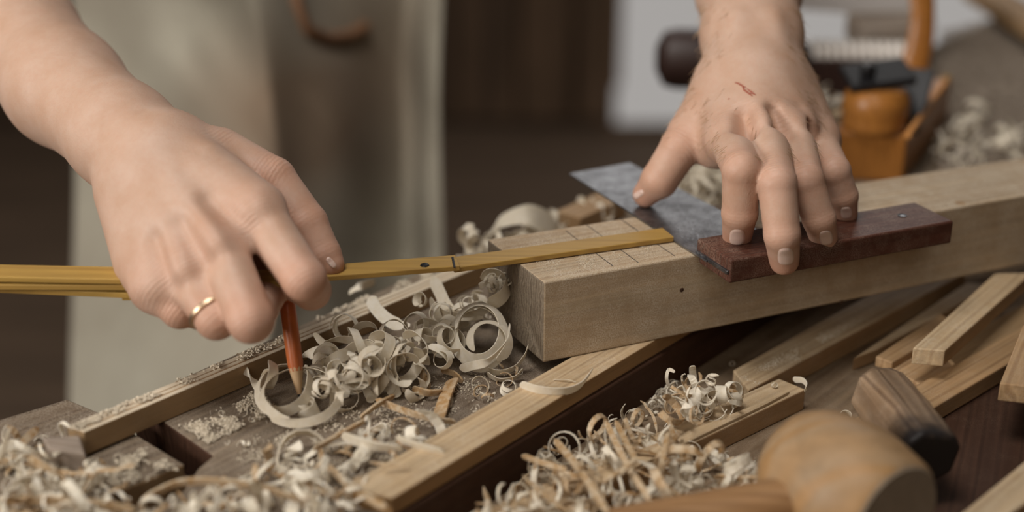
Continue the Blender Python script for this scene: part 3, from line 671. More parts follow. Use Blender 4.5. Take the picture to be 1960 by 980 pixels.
# large readable curls in the heap
for i, (px, py, d, ax, r, tn, wd_, ph) in enumerate([
    (640, 690, .722, (-.5, -.7, .4), 34, 1.2, .0060, 1.0), (620, 700, .72, (.6, -.6, .5), 26, 1.0, .0055, 2.2), (690, 690, .715, (-.2, -.6, .8), 36, .8, .0058, .2),
    (735, 700, .712, (.5, -.8, .2), 40, .9, .0055, 4.4), (770, 690, .715, (.8, -.6, .1), 38, 1.1, .0060, 5.0), (700, 650, .732, (-.3, -.5, .9), 30, 1.2, .0050, 3.0),
    (760, 650, .73, (.1, -.9, .4), 32, .8, .0052, .8), (800, 620, .74, (-.4, -.8, .4), 26, 1.5, .0046, 1.7), (820, 640, .735, (.3, -.4, .9), 30, 1.1, .0050, 2.6),
    (845, 600, .748, (-.2, -.9, .3), 22, 1.6, .0036, .2), (860, 655, .73, (.5, -.6, .6), 30, .9, .0052, 4.0), (850, 690, .722, (-.3, -.8, .5), 20, 1.4, .0038, 5.1),
    (790, 745, .705, (.9, -.3, .2), 24, .8, .0048, 1.1), (725, 740, .704, (.7, -.6, .3), 30, .7, .0060, 3.8), (975, 745, .71, (0, -.5, .8), 16, 1.5, .0022, .5),
    (812, 575, .755, (-.6, -.6, .4), 14, 1.6, .0030, .9), (895, 580, .75, (.2, -.9, .4), 13, 1.9, .0012, .9), (660, 760, .695, (.6, -.7, .3), 26, 1.0, .0044, 2.0)]):
    coil_obj('wood_shaving', P(px, py, d-.006), ax, px2m(r, d), px2m(r*.8, d), tn, wd_, .005, ph, look(wd_, tn, px2m(r, d))+' pale shaving, '+where_heap(px, py), 'pale curls heaped beside the beam', wob=.25, seed=i*3+1, cone=random.uniform(-.7, .5))
for i, (px, py, z_, r_, tn_, w_) in enumerate([(615, 690, .012, .0085, .8, .0062), (655, 705, .010, .0080, .7, .0066), (690, 715, .016, .0085, .6, .0070), (730, 670, .020, .0090, .7, .0066), (770, 705, .014, .0085, .8, .0062),
    (800, 665, .020, .0080, .7, .0060), (835, 675, .014, .0075, .8, .0056), (715, 690, .024, .0070, .9, .0060), (755, 640, .022, .0080, .6, .0056), (680, 660, .020, .0085, .8, .0052), (860, 625, .018, .0060, 1.2, .0040), (600, 720, .010, .0070, .9, .0050), (790, 720, .010, .0075, .6, .0060)]):
    coil_obj('wood_shaving', G(px, py, z_), (random.gauss(0, .6), random.gauss(-.8, .4), random.gauss(.3, .5)), r_, r_*.85, tn_, w_, .004, random.uniform(0, 6), look(w_, tn_, r_)+' white ribbon, '+where_heap(px, py), 'pale curls heaped beside the beam', wob=.25, seed=i+70, cone=random.uniform(-.6, .6), th=.0003)
for i, pix in enumerate([
    [(700, 672, .012), (760, 660, .014), (815, 640, .018), (862, 615, .024)], [(600, 640, .016), (640, 672, .016), (690, 690, .014), (735, 690, .012)],
    [(555, 685, .004), (585, 682, .008), (612, 668, .014)], [(805, 655, .014), (840, 648, .016), (870, 668, .010), (895, 690, .004)],
    [(664, 715, .012), (662, 742, .004), (658, 762, .002)], [(690, 720, .012), (700, 745, .006), (712, 765, .002)], [(740, 720, .014), (722, 748, .006), (705, 770, .002)],
    [(760, 715, .012), (757, 740, .006), (762, 760, .002)], [(620, 655, .02), (660, 650, .022), (720, 668, .018), (760, 700, .010)]]):
    path_obj('wood_shaving', pix, .0052, (.3, -.5, .8) if i % 2 else (.8, -.3, .4), 'long pale strip lying through the heap, '+where_heap(*pix[0][:2]), 'pale curls heaped beside the beam', twist=random.uniform(-1, 1))
for i in range(60):     # fine curls filling the heap
    u = random.random(); v = random.gauss(0, 1)
    px = 615+u*300+v*14; py = 735-u*140+random.uniform(-22, 26)
    r_, tn_, w_ = random.uniform(.0025, .0075), random.uniform(.4, 1.6), random.choice([.0008, .002, .0040, .0055])
    coil_obj('wood_shaving', G(px, py, random.uniform(.004, .022)), (random.gauss(0, 1), random.gauss(-.6, .6), random.gauss(.2, .7)), r_, r_*random.uniform(.7, 1.2), tn_, w_, .003, random.random()*6, look(w_, tn_, r_)+' pale shaving, '+where_heap(px, py), 'pale curls heaped beside the beam', wob=.4, seed=i+40)
# prototypes for scattered pieces -------------------------------------------------
protos = {'curl': [], 'splinter': [], 'twist': []}
def hidden_mesh(V, Fc, m, smooth=True):
    me = bpy.data.meshes.new('piece'); me.from_pydata([tuple(v) for v in V], [], Fc); me.update(); me.materials.append(M[m])
    if smooth: me.shade_smooth()
    return me
for i in range(16):
    pts, wd = coil_pts(Vector((random.gauss(0, 1), random.gauss(0, 1), random.gauss(0, .5))), random.uniform(.0035, .009), random.uniform(.003, .008), random.uniform(.35, 1.25), random.uniform(.002, .009), random.random()*6, .5, i, 18)
    V, Fc = ribbon_geo(pts, wd, taper(len(pts), random.choice([.0009, .0014, .002, .0028, .0036])), .0005)
    protos['curl'].append(hidden_mesh(V, Fc, 'shaving' if i % 3 else 'chip', False))
for i in range(10):
    n = 9; ln = random.uniform(.014, .045); c_ = random.uniform(-.25, .25); pts = []; z = random.uniform(-.1, .12)
    for k in range(n):
        t = k/(n-1)-.5; pts.append(Vector((t*ln, c_*ln*(t*t*4)*.35+.0008*noise.noise(Vector((k*.6, i, 0))), z*ln*(.25-t*t)*2+.0012*noise.noise(Vector((k*.7, i, 5))))))
    V, Fc = ribbon_geo(pts, [Vector((0, 1, random.uniform(-.3, .6)))]*n, taper(n, random.uniform(.0016, .0034), .2, .2, i), random.uniform(.0006, .0014))
    protos['splinter'].append(hidden_mesh(V, Fc, 'chip' if i % 3 else 'chip_o', False))
def inside(poly, x, y):
    ins = False
    for (x1, y1), (x2, y2) in zip(poly, poly[1:]+poly[:1]):
        if (y1 > y) != (y2 > y) and x < (x2-x1)*(y-y1)/(y2-y1)+x1: ins = not ins
    return ins
def edge_dist(poly, x, y):
    m_ = 1e9
    for (x1, y1), (x2, y2) in zip(poly, poly[1:]+poly[:1]):
        dx, dy = x2-x1, y2-y1; t = max(0, min(1, ((x-x1)*dx+(y-y1)*dy)/(dx*dx+dy*dy+1e-9))); m_ = min(m_, math.hypot(x-x1-dx*t, y-y1-dy*t))
    return m_
def scatter(kind, n, poly, z0, z1, label, group, name, smin=.7, smax=1.3, tilt=.35, rz=None, cat='shaving', stuff=False):
    xs = [p[0] for p in poly]; ys = [p[1] for p in poly]; c = 0; bmj = bmesh.new() if stuff else None
    while c < n:
        x = random.uniform(min(xs), max(xs)); y = random.uniform(min(ys), max(ys))
        if not inside(poly, x, y): continue
        me_ = random.choice(protos[kind]); loc = G(x, y, random.uniform(z0, z1))
        eu = (random.gauss(0, tilt), random.gauss(0, tilt), random.uniform(0, 6.28) if rz is None else random.gauss(rz, .5))
        s_ = random.uniform(smin, smax); c += 1
        if stuff:
            tmp = me_.copy(); tmp.transform(Matrix.LocRotScale(loc, __import__('mathutils').Euler(eu), (s_, s_, s_))); bmj.from_mesh(tmp); bpy.data.meshes.remove(tmp); continue
        o = link(name, me_); o.location = loc; o.rotation_euler = eu; o.scale = (s_, s_, s_)
        if callable(label): lb = (('large ' if s_ > smin+(smax-smin)*.66 else ('small ' if s_ < smin+(smax-smin)*.33 else ''))+('tan' if 'chip' in me_.materials[0].name else 'pale')+(' curl ' if kind == 'curl' else ' splinter ')+label(x, y))
        else: lb = label
        tag(o, lb, cat, group)
    if stuff:
        me_ = bpy.data.meshes.new(name); bmj.to_mesh(me_); bmj.free(); me_.materials.append(M['shaving']); tag(link(name, me_), label, cat, None, 'stuff')
FL = [(0, 835), (130, 850), (200, 905), (300, 965), (430, 930), (540, 880), (640, 850), (720, 815), (830, 835), (800, 875), (690, 960), (640, 1000), (0, 1000)]
scatter('curl', 70, FL, -.005, .012, FLP, 'curls on the lower left bench', 'wood_shaving', .7, 1.6)
scatter('splinter', 40, FL, -.002, .012, FLP, 'splinters in the lower left heap', 'wood_splinter', .5, 1.2, .25, cat='splinter')
scatter('curl', 120, FL, .002, .010, 'small tangled bits of shaving filling the lower left heap', None, 'shaving_bits', .4, 1.0, stuff=True)
FB = [(900, 1000), (1010, 900), (1080, 850), (1180, 800), (1260, 790), (1310, 850), (1420, 890), (1480, 930), (1480, 1000)]
scatter('curl', 120, FB, TF+.006, TF+.020, 'small tangled bits of shaving filling the tray heap', None, 'shaving_bits', .5, 1.1, stuff=True)
scatter('curl', 50, FB, TF+.004, TF+.022, FBP, 'curls in the tray heap', 'wood_shaving', .8, 1.6)
scatter('splinter', 34, FB, TF+.006, TF+.024, FBP, 'splinters in the tray heap', 'wood_splinter', .4, 1.0, .3, cat='splinter')
scatter('curl', 36, [(1180, 800), (1290, 770), (1290, 720), (1230, 790)], TF+.001, TF+.006, 'small bits of shaving on the tray left of the white cluster', None, 'shaving_bits', .3, .7, stuff=True)
WCL = [(1290, 745), (1330, 722), (1395, 735), (1415, 750), (1390, 780), (1330, 800), (1290, 780)]
scatter('curl', 26, WCL, TT+.001, TT+.016, (lambda px, py: 'of the white cluster, '+('left' if px < 1325 else ('centre' if px < 1370 else 'right'))+(' rear' if py < 760 else ' front')), 'white curls on the split slat', 'wood_shaving', .5, 1.1)
for i in range(10):
    coil_obj('wood_shaving', G(random.uniform(1300, 1400), random.uniform(745, 785), TT+random.uniform(.004, .012)), (random.gauss(0, 1), random.gauss(0, 1), random.gauss(0, 1)), .005, .004, random.uniform(.6, 1.2), .0055, .003, random.random()*6, 'broad white curl in the cluster on the short split slat', 'broad white curls on the split slat', seed=i)
path_obj('wood_shaving', [(1282, 745, TT+.004), (1276, 725, TT+.011), (1280, 708, TT+.016), (1292, 712, TT+.016)], .0018, (.6, -.3, .6), 'thin hooked shaving standing left of the white cluster')
path_obj('wood_shaving', [(1518, 727, TT+.001), (1536, 728, TT+.003), (1544, 738, TT+.003), (1540, 748, TT+.002)], .0035, (.0, -.2, 1), 'thin curl hanging off the end of the short split slat')
coil_obj('wood_shaving', G(1618, 799, TF+.004), (-.2, -.5, .85), px2m(12), px2m(9), 1.2, .0048, .001, 1, 'single white curl on the tray above the mallet head', seed=3)
scatter('curl', 12, [(1360, 870), (1480, 870), (1480, 900), (1360, 900)], TF+.001, TF+.003, 'tiny bits of shaving on the tray left of the mallet head', None, 'shaving_bits', .25, .5, stuff=True)
for px, py, z_, lb in ((1401, 700, TF, 'tiny pale ring on the shaded tray floor, left of two under the beam'), (1414, 715, TF, 'tiny pale crumb on the shaded tray floor, right of two under the beam'), (1482, 741, TT, 'small white curl lying on the broad dusty tray board')):
    coil_obj('wood_shaving', G(px, py-4, z_+.0016), (.2, -.8, .5), .0015, .0011, 1.1, .0018, .001, 1, lb, seed=px)
# named long splinters (foreground)
for i, (pix, w_, lab) in enumerate([
    ([(1062, 842, .000), (1110, 900, .004), (1165, 985, .006)], .0032, 'long straight splinter slanting down at the bottom centre'),
    ([(1160, 808, .002), (1195, 880, .004), (1245, 960, .002)], .0028, 'long splinter crossing the heap below the white cluster'),
    ([(1178, 806, .003), (1212, 872, .006), (1215, 880, .006)], .0026, 'short splinter beside the crossing one in the tray heap'),
    ([(1000, 872, -.002), (1035, 885, .000), (1085, 900, .000)], .0030, 'thick splinter end at the left of the tray heap'),
    ([(1150, 925, .002), (1185, 905, .008), (1215, 880, .010)], .0028, 'short splinter forming a cross in the tray heap'),
    ([(1262, 905, .002), (1270, 870, .008), (1278, 830, .010)], .0026, 'splinter standing up beside the split slat'),
    ([(1370, 912, -.008), (1420, 916, -.006), (1500, 914, -.006)], .0034, 'pale strip lying left of the mallet head')]):
    path_obj('wood_splinter', pix, w_, (.9, .3, .2) if i != 6 else (0, -.5, .9), lab, m='chip', cat='splinter', th=.0012)
for i, (pix, w_, lab, mm) in enumerate([
    ([(270, 958, .004), (340, 925, .010), (420, 922, .012), (500, 935, .010), (590, 960, .006)], .0040, 'long blurred strip arching across the lower left bench', 'chip'),
    ([(610, 860, .004), (630, 895, .006), (690, 945, .008), (740, 970, .011)], .0040, 'bent strip reaching the end of the long pale board', 'chip'),
    ([(655, 835, .010), (710, 852, .012), (770, 860, .010)], .0050, 'broad pale strip lying left of the board edge', 'shaving'),
    ([(720, 765, .006), (770, 785, .008), (820, 800, .008), (872, 808, .006)], .0034, 'straight tan splinter pointing at the long pale board', 'chip'),
    ([(690, 800, .004), (722, 775, .008), (755, 758, .008)], .0040, 'tan splinter sloping up towards the pencil loops', 'chip'),
    ([(800, 700, .004), (812, 722, .006), (822, 742, .004)], .0046, 'short striped chip below the heap of curls', 'chip'),
    ([(868, 725, .004), (852, 760, .004), (835, 815, .003)], .0070, 'broad orange flake standing beside the long pale board', 'chip_o'),
    ([(790, 745, .004), (820, 752, .005), (845, 750, .003)], .0040, 'small tan chip left of the orange flake', 'chip'),
    ([(845, 708, .003), (870, 716, .005), (885, 732, .002)], .0030, 'small pale chip above the orange flake', 'chip'),
    ([(600, 860, .006), (680, 815, .010), (700, 805, .010)], .0034, 'tan splinter leaning over the lower left heap', 'chip'),
    ([(0, 960, .006), (90, 958, .010), (260, 975, .010)], .0050, 'blurred strip in the bottom left corner', 'chip'),
    ([(760, 838, .010), (790, 850, .011), (850, 866, .0095)], .0035, 'white strip lying over the edge of the long pale board', 'shaving'),
    ([(0, 880, .016), (8, 855, .022), (18, 820, .030)], .0045, 'white strip standing up at the left edge', 'shaving')]):
    path_obj('wood_splinter', pix, w_, (.3, -.3, .9) if i not in (6,) else (.8, .3, .3), lab, m=mm, cat='splinter', th=.0010)
# small bits on slab and boards
scatter('curl', 40, [(400, 780), (640, 800), (880, 760), (960, 740), (900, 840), (640, 830), (420, 860)], .0005, .002, 'tiny white crumbs of shaving on the grey bench top', None, 'shaving_bits', .12, .4, stuff=True)
scatter('curl', 10, [(930, 700), (1000, 700), (940, 790), (890, 790)], .001, .003, 'thin white thread of shaving beside the pale board', 'threads beside the pale board', 'wood_shaving', .3, .7)
# far shavings behind the beam
for i in range(34):
    t = random.random(); px = 880+t*290; py = 480-t*95+random.uniform(-12, 16)
    coil_obj('wood_shaving', G(px, py, random.uniform(.002, .012)), (random.gauss(0, 1), random.gauss(-.5, .6), random.gauss(.3, .7)), random.uniform(.004, .008), random.uniform(.003, .007), random.uniform(.5, 1.2), random.uniform(.003, .007), .003, random.random()*6, 'blurred pale curl on the bench edge behind the beam', 'curls behind the beam end', wob=.4, seed=i+140)
path_obj('wood_shaving', [(906, 437, .020), (888, 436, .020), (884, 455, .012), (905, 475, .004)], .0050, (.8, .2, .4), 'white hooked curl rising behind the left corner of the beam', t0=0)
path_obj('wood_shaving', [(925, 468, .004), (960, 425, .018), (1010, 412, .022), (1050, 430, .012), (1070, 450, .002)], .016, (.35, .8, .35), 'broad arched pale shaving behind the beam end', t0=.3, t1=.3)
path_obj('wood_shaving', [(668, 560, .002), (690, 548, .006), (718, 540, .002)], .0050, (.4, .8, .5), 'white flake on the bench edge below the ruler')
scatter('curl', 40, [(1300, 330), (1345, 305), (1400, 330), (1400, 395), (1330, 390)], .004, .030, 'blurred shavings seen between the thumb and index finger', None, 'shaving_bits', 1, 2.2, stuff=True)
scatter('curl', 34, [(1800, 320), (1790, 250), (1860, 210), (1960, 240), (1960, 300)], .000, .02, 'blurred shavings on the sawdust right of the hand plane', None, 'shaving_bits', .9, 1.9, stuff=True)
scatter('curl', 12, [(1555, 250), (1560, 160), (1610, 150), (1620, 250)], .0, .03, 'white curl between the right hand and the hand plane', 'curls left of the hand plane', 'wood_shaving', 1.4, 2.6)
board('offcut', G(1110, 418, .014), G(1200, 378, .014), .02, .014, .013, M['oak_slat'], 'orange-sided offcut behind the beam under the square blade', 'offcut')

# sawdust: stuff
def sawdust(name, n, poly, z, zr, label, smin=.00025, smax=.0010, rough_edge=True, mm='dust', soft=28):
    xs = [p[0] for p in poly]; ys = [p[1] for p in poly]; V = []; Fc = []; c = 0; o0 = G(sum(xs)/len(xs), sum(ys)/len(ys), z)
    while c < n:
        x = random.uniform(min(xs), max(xs)); y = random.uniform(min(ys), max(ys))
        ins = inside(poly, x, y)
        if not ins: continue
        if rough_edge and random.random() > min(1, edge_dist(poly, x, y)/soft)*max(.03, min(1, .45+1.8*noise.noise(Vector((x/38, y/26, n*.01)))))**1.5: continue
        p = G(x, y, z+random.random()*zr)-o0; s_ = random.uniform(smin, smax)
        e = Matrix.Rotation(random.random()*6.28, 3, 'Z') @ Matrix.Rotation(random.gauss(0, .6), 3, 'X')
        b = len(V)
        for q in ((-1, -.6, 0), (1.1, -.4, .1), (.2, .9, -.1), (0, 0, .8)): V.append(p+e @ (Vector(q)*s_))
        Fc += [(b, b+2, b+1), (b, b+1, b+3), (b+1, b+2, b+3), (b+2, b, b+3)]; c += 1
    o = mesh_obj(name, V, Fc, M[mm]); o.location = o0; tag(o, label, 'sawdust', None, 'stuff'); return o
sawdust('sawdust', 2600, [(340, 815), (430, 775), (500, 740), (540, 790), (470, 815), (400, 850)], .0002, .002, 'pale sawdust drift on the bench beside the batten')
sawdust('sawdust', 2200, [(60, 850), (160, 880), (280, 850), (350, 900), (210, 940), (60, 960), (0, 900), (0, 840)], 0.0, .004, 'sawdust over the near jaw of the bench', .0003, .0013)
sawdust('sawdust', 2600, [(480, 830), (880, 700), (1000, 700), (900, 850), (560, 960), (400, 960)], .0001, .0008, 'specks of sawdust over the bench top', .0002, .0008)
sawdust('sawdust', 11000, [(1800, 330), (1800, 60), (1960, 20), (1990, 300)], .0, .006, 'grey-tan sawdust spread on the bench right of the hand plane', .0006, .0018, rough_edge=False, mm='dust_grey')
sawdust('sawdust', 2500, [(960, 462), (1230, 425), (1320, 485), (1060, 535)], .05405, .0002, 'fine sawdust on the marked top of the beam', .00012, .0004)
sawdust('sawdust', 900, [(600, 608), (1100, 392), (1120, 412), (640, 620)], .0, .003, 'sawdust along the far bench edge', .0005, .0016, soft=5)
sawdust('sawdust', 1500, [(1410, 720), (1700, 570), (1750, 560), (1450, 740)], TT, .0002, 'fine dust on the broad tray board', .00012, .0004)
sawdust('sawdust', 900, [(140, 830), (560, 650), (540, 640), (130, 815)], .0126, .0012, 'white crumbs along the top of the batten', .0003, .0011, soft=4)

#@@PERSON
# ------------------------------------------------------------------ person
class SDF:
    def __init__(s, lo, hi, h):
        s.lo = np.array(lo); s.h = h; s.n = np.ceil((np.array(hi)-s.lo)/h).astype(int)+1
        s.D = np.full(tuple(s.n), .05, np.float32)
    def cone(s, a, b, ra, rb, k=.004, kfar=None, kc=None, kr=.02, sub=False, flat=None):
        a = np.array(a, float); b = np.array(b, float); R = max(ra, rb)+.014+k
        i0 = np.maximum(0, np.floor((np.minimum(a, b)-R-s.lo)/s.h).astype(int)); i1 = np.minimum(s.n, np.ceil((np.maximum(a, b)+R-s.lo)/s.h).astype(int)+1)
        if (i1 <= i0).any(): return
        ax = [np.arange(i0[j], i1[j])*s.h+s.lo[j] for j in range(3)]
        X, Y, Z = np.meshgrid(*ax, indexing='ij', sparse=True)
        if flat is not None:      # flat = (normal, factor): squash along normal
            nx, fct = np.array(flat[0], float), flat[1]
            dn = (X-a[0])*nx[0]+(Y-a[1])*nx[1]+(Z-a[2])*nx[2]
            ab_n = (b-a) @ nx
            L2 = max(((b-a)**2).sum(), 1e-12)
            t = np.clip(((X-a[0])*(b[0]-a[0])+(Y-a[1])*(b[1]-a[1])+(Z-a[2])*(b[2]-a[2]))/L2, 0, 1)
            qx = X-a[0]-(b[0]-a[0])*t; qy = Y-a[1]-(b[1]-a[1])*t; qz = Z-a[2]-(b[2]-a[2])*t
            qn = qx*nx[0]+qy*nx[1]+qz*nx[2]; e = qn*(fct-1)
            d = np.sqrt((qx+e*nx[0])**2+(qy+e*nx[1])**2+(qz+e*nx[2])**2)-(ra+(rb-ra)*t)
        else:
            L2 = max(((b-a)**2).sum(), 1e-12)
            t = np.clip(((X-a[0])*(b[0]-a[0])+(Y-a[1])*(b[1]-a[1])+(Z-a[2])*(b[2]-a[2]))/L2, 0, 1)
            d = np.sqrt((X-a[0]-(b[0]-a[0])*t)**2+(Y-a[1]-(b[1]-a[1])*t)**2+(Z-a[2]-(b[2]-a[2])*t)**2)-(ra+(rb-ra)*t)
        sl = tuple(slice(i0[j], i1[j]) for j in range(3)); D = s.D[sl]
        if kc is not None:
            rr_ = np.sqrt((X-kc[0])**2+(Y-kc[1])**2+(Z-kc[2])**2); w_ = np.clip(1-(rr_-kr*.4)/(kr*.9), 0, 1); K = kfar+(k-kfar)*w_
        else: K = k
        if sub:
            h_ = np.maximum(K-np.abs(-d-D), 0)/K; s.D[sl] = (np.maximum(D, -d)+h_*h_*K*.25).astype(np.float32)
        else:
            h_ = np.maximum(K-np.abs(d-D), 0)/K; s.D[sl] = (np.minimum(D, d)-h_*h_*K*.25).astype(np.float32)
    def mesh(s):
        D = s.D; ins = D < 0
        V = {}
        c = ins[:-1, :-1, :-1].astype(np.int8)
        cnt = np.zeros(tuple(np.array(D.shape)-1), np.int8)
        for i in (0, 1):
            for j in (0, 1):
                for k in (0, 1): cnt += ins[i:D.shape[0]-1+i, j:D.shape[1]-1+j, k:D.shape[2]-1+k]
        act = (cnt > 0) & (cnt < 8); idx = -np.ones(act.shape, np.int32); I = np.argwhere(act); idx[act] = np.arange(len(I))
        acc = np.zeros((len(I), 3)); num = np.zeros(len(I))
        cor = [(i, j, k) for i in (0, 1) for j in (0, 1) for k in (0, 1)]
        vals = {c_: D[I[:, 0]+c_[0], I[:, 1]+c_[1], I[:, 2]+c_[2]].astype(float) for c_ in cor}
        for c_ in cor:
            for ax in range(3):
                if c_[ax] == 0:
                    d_ = list(c_); d_[ax] = 1; d_ = tuple(d_); va_, vb_ = vals[c_], vals[d_]
                    cr = (va_ < 0) != (vb_ < 0); t = np.where(cr, va_/np.where(cr, va_-vb_, 1), 0)
                    p = np.repeat(np.array([c_], float), len(I), 0); p[:, ax] = t
                    acc += p*cr[:, None]; num += cr
        verts = (I+acc/num[:, None])*s.h+s.lo
        quads = []
        for ax in range(3):
            sl0 = [slice(None)]*3; sl1 = [slice(None)]*3; sl0[ax] = slice(0, -1); sl1[ax] = slice(1, None)
            a = ins[tuple(sl0)]; b = ins[tuple(sl1)]; E_ = np.argwhere(a != b)
            o1, o2 = [q for q in range(3) if q != ax]
            ok = (E_[:, o1] > 0) & (E_[:, o2] > 0) & (E_[:, o1] < D.shape[o1]-1) & (E_[:, o2] < D.shape[o2]-1); E_ = E_[ok]
            fl = a[E_[:, 0], E_[:, 1], E_[:, 2]]
            def g(d1, d2):
                q = E_.copy(); q[:, o1] += d1; q[:, o2] += d2; return idx[q[:, 0], q[:, 1], q[:, 2]]
            Q = np.stack([g(-1, -1), g(0, -1), g(0, 0), g(-1, 0)], 1)
            if ax == 1: fl = ~fl
            Q[~fl] = Q[~fl][:, ::-1]; quads.append(Q)
        return verts, np.concatenate(quads)
def A3(v): return np.array([v[0], v[1], v[2]])
KN = []      # knuckles: (pos, dir, radius, redness)
def build_arm(spec):
    VAL = spec.get('valleys', [])
    s = SDF(spec['lo'], spec['hi'], spec['h'])
    for c in spec['palm']: s.cone(*c[:4], k=c[4] if len(c) > 4 else .009, flat=c[5] if len(c) > 5 else None)
    for f in spec['fingers']:
        J = f['j']; R = f['r']; n = len(J)
        for i in range(n-1):
            s.cone(J[i], J[i+1], R[i], R[i+1], k=.0075 if i == 0 else .003, kfar=.0011, kc=A3(J[0]), kr=.022)
            if i > 0: s.cone(J[i], A3(J[i])*.999+A3(J[i+1])*.001, R[i]*f.get('bulge', 1.0), R[i]*f.get('bulge', 1.0), k=.002, kfar=.0011, kc=A3(J[0]), kr=.022)
    for c in VAL: s.cone(*c[:4], k=c[4], sub=True)
    for c in spec['ridges']: s.cone(*c[:4], k=c[4] if len(c) > 4 else .004)
    return s.mesh()

cdir = A3(-vw)
# --- left-of-picture arm (pencil) ---------------------------------------------------------
def PA(x, y, d): return A3(P(x, y, d))
tocam = lambda p: (A3(camo.location)-p)/np.linalg.norm(A3(camo.location)-p)
def up(p, m): return p+tocam(p)*m
W1 = PA(285, 300, .715); El1 = PA(-200, -150, .98)
fa = [PA(300, 318, .708), PA(235, 262, .728), PA(124, 168, .775), PA(30, 65, .83), PA(-110, -70, .91), PA(-260, -210, 1.0)]
fr = [.0270, .0264, .0308, .0345, .0400, .0430]
mcp = [PA(492, 405, .672), PA(420, 470, .662), PA(352, 520, .664), PA(300, 548, .672)]
wr = [PA(330, 290, .702), PA(305, 320, .694), PA(285, 345, .694), PA(262, 360, .702)]
palm = []
for i in range(len(fa)-1): palm.append((fa[i], fa[i+1], fr[i], fr[i+1], .012))
for i, (a, b) in enumerate(zip(wr, mcp)):
    palm.append((a, b, .0150, [.0128, .0128, .0120, .0112][i], .012))
    palm.append((up(a, -.012), up(b, -.010), .0150, .0115, .012))
palm += [(PA(300, 330, .71), PA(330, 470, .70), .020, .015, .014), (PA(345, 320, .715), PA(455, 400, .71), .021, .0155, .014)]
palm += [(PA(440, 380, .722), PA(500, 535, .712), .015, .013, .01)]
palm += [(PA(262, 380, .705), PA(275, 500, .69), .0165, .0125, .012)]
f1 = [
 dict(j=[mcp[0], PA(582, 535, .652), PA(596, 556, .672), PA(568, 548, .690)], r=[.0118, .0104, .0092, .0080]),
 dict(j=[mcp[1], PA(480, 612, .642), PA(497, 590, .670), PA(520, 556, .690)], r=[.0118, .0108, .0090, .0082]),
 dict(j=[mcp[2], PA(414, 610, .652), PA(436, 606, .676), PA(452, 575, .692)], r=[.0110, .0098, .0086, .0078]),
 dict(j=[mcp[3], PA(345, 592, .668), PA(372, 596, .686), PA(392, 570, .698)], r=[.0104, .0090, .0080, .0072]),
 dict(j=[PA(420, 300, .712), PA(522, 345, .706), PA(585, 430, .702), PA(618, 488, .700), PA(632, 506, .699)], r=[.0150, .0118, .0112, .0092, .0072]),
]
ridges1 = []
for i, (a, b) in enumerate(zip(wr, mcp)):
    ridges1.append((up(a*.75+b*.25, .0120), up(b, .0085), .0030, .0048, .007))
ridges1 += [(up(PA(250, 250, .72), .020), up(PA(400, 300, .70), .012), .0035, .0035, .008),
            (up(PA(330, 300, .70), .0135), up(PA(400, 400, .68), .0120), .0016, .0014, .004), (up(PA(200, 215, .745), .0270), up(PA(330, 330, .70), .0145), .0016, .0015, .004),
            (up(PA(300, 400, .70), .0150), up(PA(385, 420, .68), .0120), .0014, .0013, .003)]
val1 = [(up(wr[i]*.38+mcp[i]*.62+(wr[i+1]*.38+mcp[i+1]*.62)-(wr[i]*.38+mcp[i]*.62), .0) if False else up((wr[i]*.42+mcp[i]*.58+wr[i+1]*.42+mcp[i+1]*.58)/2, .0203), up((mcp[i]+mcp[i+1])/2, .0172), .0030, .0050, .009) for i in range(3)]
allp = np.array([p for p in fa]+mcp+[q for f in f1 for q in f['j']])
sp1 = dict(lo=(allp.min(0)-.055), hi=(allp.max(0)+.055), h=.00135, valleys=val1, palm=palm, fingers=f1, ridges=ridges1)
V1, Q1 = build_arm(sp1)
for f in f1:
    J = f['j']
    for i in range(1, len(J)-1): KN.append((A3(J[i]), (A3(J[i])-A3(J[i-1])), f['r'][i], .75, .7 if i == 1 else .15))
    KN.append((A3(J[0]), (A3(J[1])-A3(J[0])), .013, .35, .5)); KN.append((A3(J[-1]), (A3(J[-1])-A3(J[-2])), f['r'][-1]*1.2, .7, 0))
# --- right-of-picture arm (on the square) --------------------------------------------------
fa2 = [PA(1445, 150, .790), PA(1438, 70, .815), PA(1432, -20, .85), PA(1425, -140, .90), PA(1415, -300, .97), PA(1400, -480, 1.05)]
fr2 = [.0235, .0245, .0275, .0320, .0370, .0420]
m2 = [PA(1398, 268, .752), PA(1462, 248, .748), PA(1518, 250, .757), PA(1564, 268, .775)]
w2 = [PA(1400, 165, .790), PA(1432, 155, .785), PA(1465, 155, .786), PA(1495, 165, .795)]
palm2 = []
for i in range(len(fa2)-1):
    palm2.append((fa2[i]+np.array([-.0055, 0, 0]), fa2[i+1]+np.array([-.0055, 0, 0]), fr2[i]*.86, fr2[i+1]*.9, .012)); palm2.append((fa2[i]+np.array([.0065, 0, 0]), fa2[i+1]+np.array([.0065, 0, 0]), fr2[i]*.84, fr2[i+1]*.88, .012))
for i, (a, b) in enumerate(zip(w2, m2)):
    palm2.append((a, b, .0150, [.0128, .0125, .0118, .0108][i], .012))
    palm2.append((up(a, -.012), up(b, -.010), .0150, .0110, .012))
palm2 += [(PA(1390, 180, .80), PA(1322, 262, .785), .0185, .0135, .014), (PA(1420, 200, .80), PA(1370, 285, .775), .015, .010, .012), (PA(1505, 190, .81), PA(1548, 285, .79), .017, .012, .013)]
